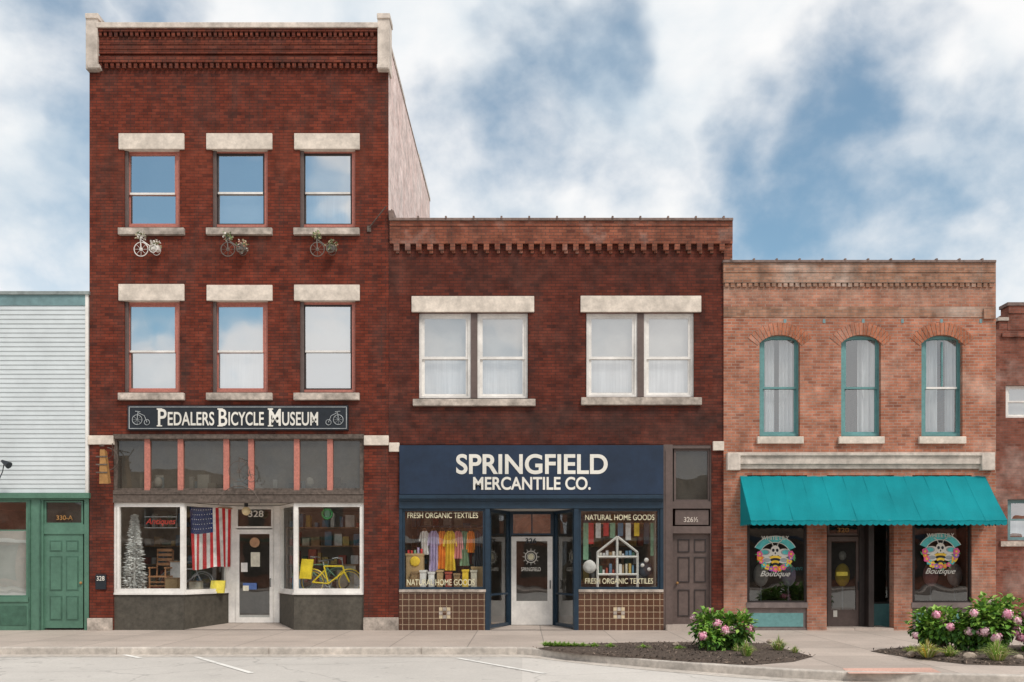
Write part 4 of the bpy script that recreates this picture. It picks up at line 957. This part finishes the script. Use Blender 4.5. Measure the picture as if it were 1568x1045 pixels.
def grass(px,py,wpx,hpx,n_,mats,name='grass_clump'):
    x,y_=G(px,py);s_=(D+y_)/(D*S);mb=MB();h=hpx*s_;w=wpx*s_/2
    for i in range(n_):
        a=U(0,6.28);r=U(0,1);b0_=Vector((x+math.cos(a)*r*w*.25,y_+math.sin(a)*r*w*.25,.04));hh=h*U(.6,1.05)*(1-.3*r)
        d=Vector((math.cos(a),math.sin(a),0))*w*r;side=Vector((-math.sin(a),math.cos(a),0))*.009
        p1=b0_+d*.4+Vector((0,0,hh*.65));p2=b0_+d+Vector((0,0,hh*(1-.45*r)))
        m=random.choice(mats);mb.poly([b0_-side,b0_+side,p1+side*.8,p1-side*.8],m);mb.poly([p1-side*.8,p1+side*.8,p2],m)
    mb.build(name)
gy=[gl[1],gl[3],mat('blade_yellow',(.42,.45,.13),.7),mat('blade_straw',(.56,.50,.27),.8)]
grass(1143,1010,38,30,180,gy);grass(1192,1000,44,26,150,gy+[mat('blade_green_pale',(.3,.4,.2),.7)]);grass(1527,1016,62,38,280,gy);grass(1128,1003,24,18,80,gy);grass(1217,1004,24,14,60,gy)
grass(1420,1010,60,30,260,[gy[2],gy[3],gl[3],mat('blade_gold',(.62,.46,.06),.7)]);grass(1455,1010,44,22,140,[gy[2],gy[3],gl[1],gl[3]]);grass(1395,1004,30,16,80,[gy[2],gl[3]])
for px in (836,843,850,857,864,871,880,892,910,935,985,1040): grass(px,993+(px-836)*.03,26,10,80,[gl[1],gl[3],gl[3]],'grass_clump')
mb=MB();rk_=mat('garden_rock',(.36,.29,.23),.9,8,.3,.4)
for (px,py,r) in((1485,1012,.11),(1035,993,.07),(1178,988,.06),(1395,1008,.08),(1560,1014,.08)):
    x,y_=G(px,py);mb.ball((x,y_,.07),r,rk_,sz=.7,j=.12)
mb.build('garden_rocks')

# ================================================================ sky / light / camera
w=bpy.data.worlds.new('World');scene.world=w;w.use_nodes=True;nt=w.node_tree;nt.nodes.clear()
out=N(nt,'ShaderNodeOutputWorld')
EL,ROT=math.radians(52),math.radians(142)
sky=N(nt,'ShaderNodeTexSky',sky_type='NISHITA');sky.sun_disc=False;sky.sun_elevation=EL;sky.sun_rotation=ROT;sky.air_density=1.0;sky.dust_density=1.0
tint=N(nt,'ShaderNodeVectorMath',operation='MULTIPLY');tint.inputs[1].default_value=(.76,1.0,.95);L(nt,sky.outputs[0],tint.inputs[0])
bg1=N(nt,'ShaderNodeBackground');bg1.inputs[1].default_value=.145;L(nt,tint.outputs[0],bg1.inputs[0])
tc=N(nt,'ShaderNodeTexCoord');dirv=N(nt,'ShaderNodeVectorMath',operation='NORMALIZE');L(nt,tc.outputs['Generated'],dirv.inputs[0])
def wnn(sc,det,rough=.55,dist=0,loc=(0,0,0),scl=(1,1,1)):
    mp=N(nt,'ShaderNodeMapping');mp.inputs['Location'].default_value=loc;mp.inputs['Scale'].default_value=scl;L(nt,dirv.outputs[0],mp.inputs[0])
    n_=N(nt,'ShaderNodeTexNoise');n_.inputs['Scale'].default_value=sc;n_.inputs['Detail'].default_value=det;n_.inputs['Roughness'].default_value=rough;n_.inputs['Distortion'].default_value=dist;L(nt,mp.outputs[0],n_.inputs['Vector']);return n_
def wn(*a,**k): return wnn(*a,**k).outputs[0]
def wr(src,a,b_,c_,d_,smooth=True):
    r=N(nt,'ShaderNodeMapRange');r.interpolation_type='SMOOTHSTEP' if smooth else 'LINEAR'
    for i,v in enumerate((a,b_,c_,d_)): r.inputs[i+1].default_value=v
    L(nt,src,r.inputs[0]);return r.outputs[0]
def wm_(op,a,b_):
    m=N(nt,'ShaderNodeMath',operation=op)
    for i,x in enumerate((a,b_)):
        if isinstance(x,(int,float)): m.inputs[i].default_value=x
        else: L(nt,x,m.inputs[i])
    return m.outputs[0]
wv=wnn(7,3,.55,0,(4,4,4));ws=N(nt,'ShaderNodeVectorMath',operation='SUBTRACT');L(nt,wv.outputs[1],ws.inputs[0]);ws.inputs[1].default_value=(.5,.5,.5)
wsc=N(nt,'ShaderNodeVectorMath',operation='SCALE');L(nt,ws.outputs[0],wsc.inputs[0]);wsc.inputs['Scale'].default_value=.22
wad=N(nt,'ShaderNodeVectorMath',operation='ADD');L(nt,dirv.outputs[0],wad.inputs[0]);L(nt,wsc.outputs[0],wad.inputs[1]);wdir=N(nt,'ShaderNodeVectorMath',operation='NORMALIZE');L(nt,wad.outputs[0],wdir.inputs[0])
gap=None
# bearings of the breaks in the cloud cover
for (px,py,ang,amp,sy) in ((825,150,4.2,.88,1),(700,285,4.6,.64,1),(1300,305,5.2,1.0,1),(1200,350,4.0,.74,1),(1440,350,4.8,.74,1),(1010,320,4,.40,1),
     (75,120,2.8,.66,1),(235,5,2.6,.6,1),(60,330,3.0,.36,1),(240,255,5.6,1.6,-1),(500,480,3,.6,-1)):
    v=Vector((px-VX,D*S*sy,HY-py)).normalized()
    dp=N(nt,'ShaderNodeVectorMath',operation='DOT_PRODUCT');L(nt,wdir.outputs[0],dp.inputs[0]);dp.inputs[1].default_value=v
    f=wr(dp.outputs['Value'],math.cos(math.radians(ang*2.1)),1,0,amp)
    gap=f if gap is None else wm_('MAXIMUM',gap,f)
n1=wn(8.0,6,.54,.1,(1.3,.2,4.1),(1,1,1.25))
nm=wr(n1,.33,.67,-.38,.36,False)
clear=wm_('ADD',gap,wm_('MULTIPLY',nm,wr(gap,0,.4,.25,1.0)))
clear=wr(clear,.10,1.25,0,.92)
n3=wn(4.4,6,.54,.2,(3,9,2),(1,1,1.4))
cr=N(nt,'ShaderNodeValToRGB');e=cr.color_ramp.elements;e[0].position=.34;e[0].color=(.66,.75,.83,1);e[1].position=.56;e[1].color=(1.0,1.0,1.0,1)
m1=e.new(.45);m1.color=(.87,.91,.94,1);L(nt,n3,cr.inputs[0])
bg2=N(nt,'ShaderNodeBackground');bg2.inputs[1].default_value=.98;L(nt,cr.outputs[0],bg2.inputs[0])
mx=N(nt,'ShaderNodeMixShader');L(nt,clear,mx.inputs[0]);L(nt,bg2.outputs[0],mx.inputs[1]);L(nt,bg1.outputs[0],mx.inputs[2]);L(nt,mx.outputs[0],out.inputs[0])
sd=Vector((math.sin(ROT)*math.cos(EL),math.cos(ROT)*math.cos(EL),math.sin(EL)))
sl=bpy.data.lights.new('sun','SUN');sl.energy=2.3;sl.angle=math.radians(14);sl.color=(1,.94,.86)
so=bpy.data.objects.new('sun',sl);scene.collection.objects.link(so);so.rotation_euler=sd.to_track_quat('Z','Y').to_euler();so.location=sd*60
cam=bpy.data.cameras.new('camera');cam.sensor_width=36;cam.lens=36*D*S/1568;cam.shift_y=(HY-522.5)/1568;cam.shift_x=(784-VX)/1568;cam.clip_end=3000
co=bpy.data.objects.new('camera',cam);scene.collection.objects.link(co);co.location=(0,-D,EYE);co.rotation_euler=(math.pi/2,0,0);scene.camera=co
scene.view_settings.view_transform='Standard';scene.view_settings.look='None';scene.view_settings.exposure=0
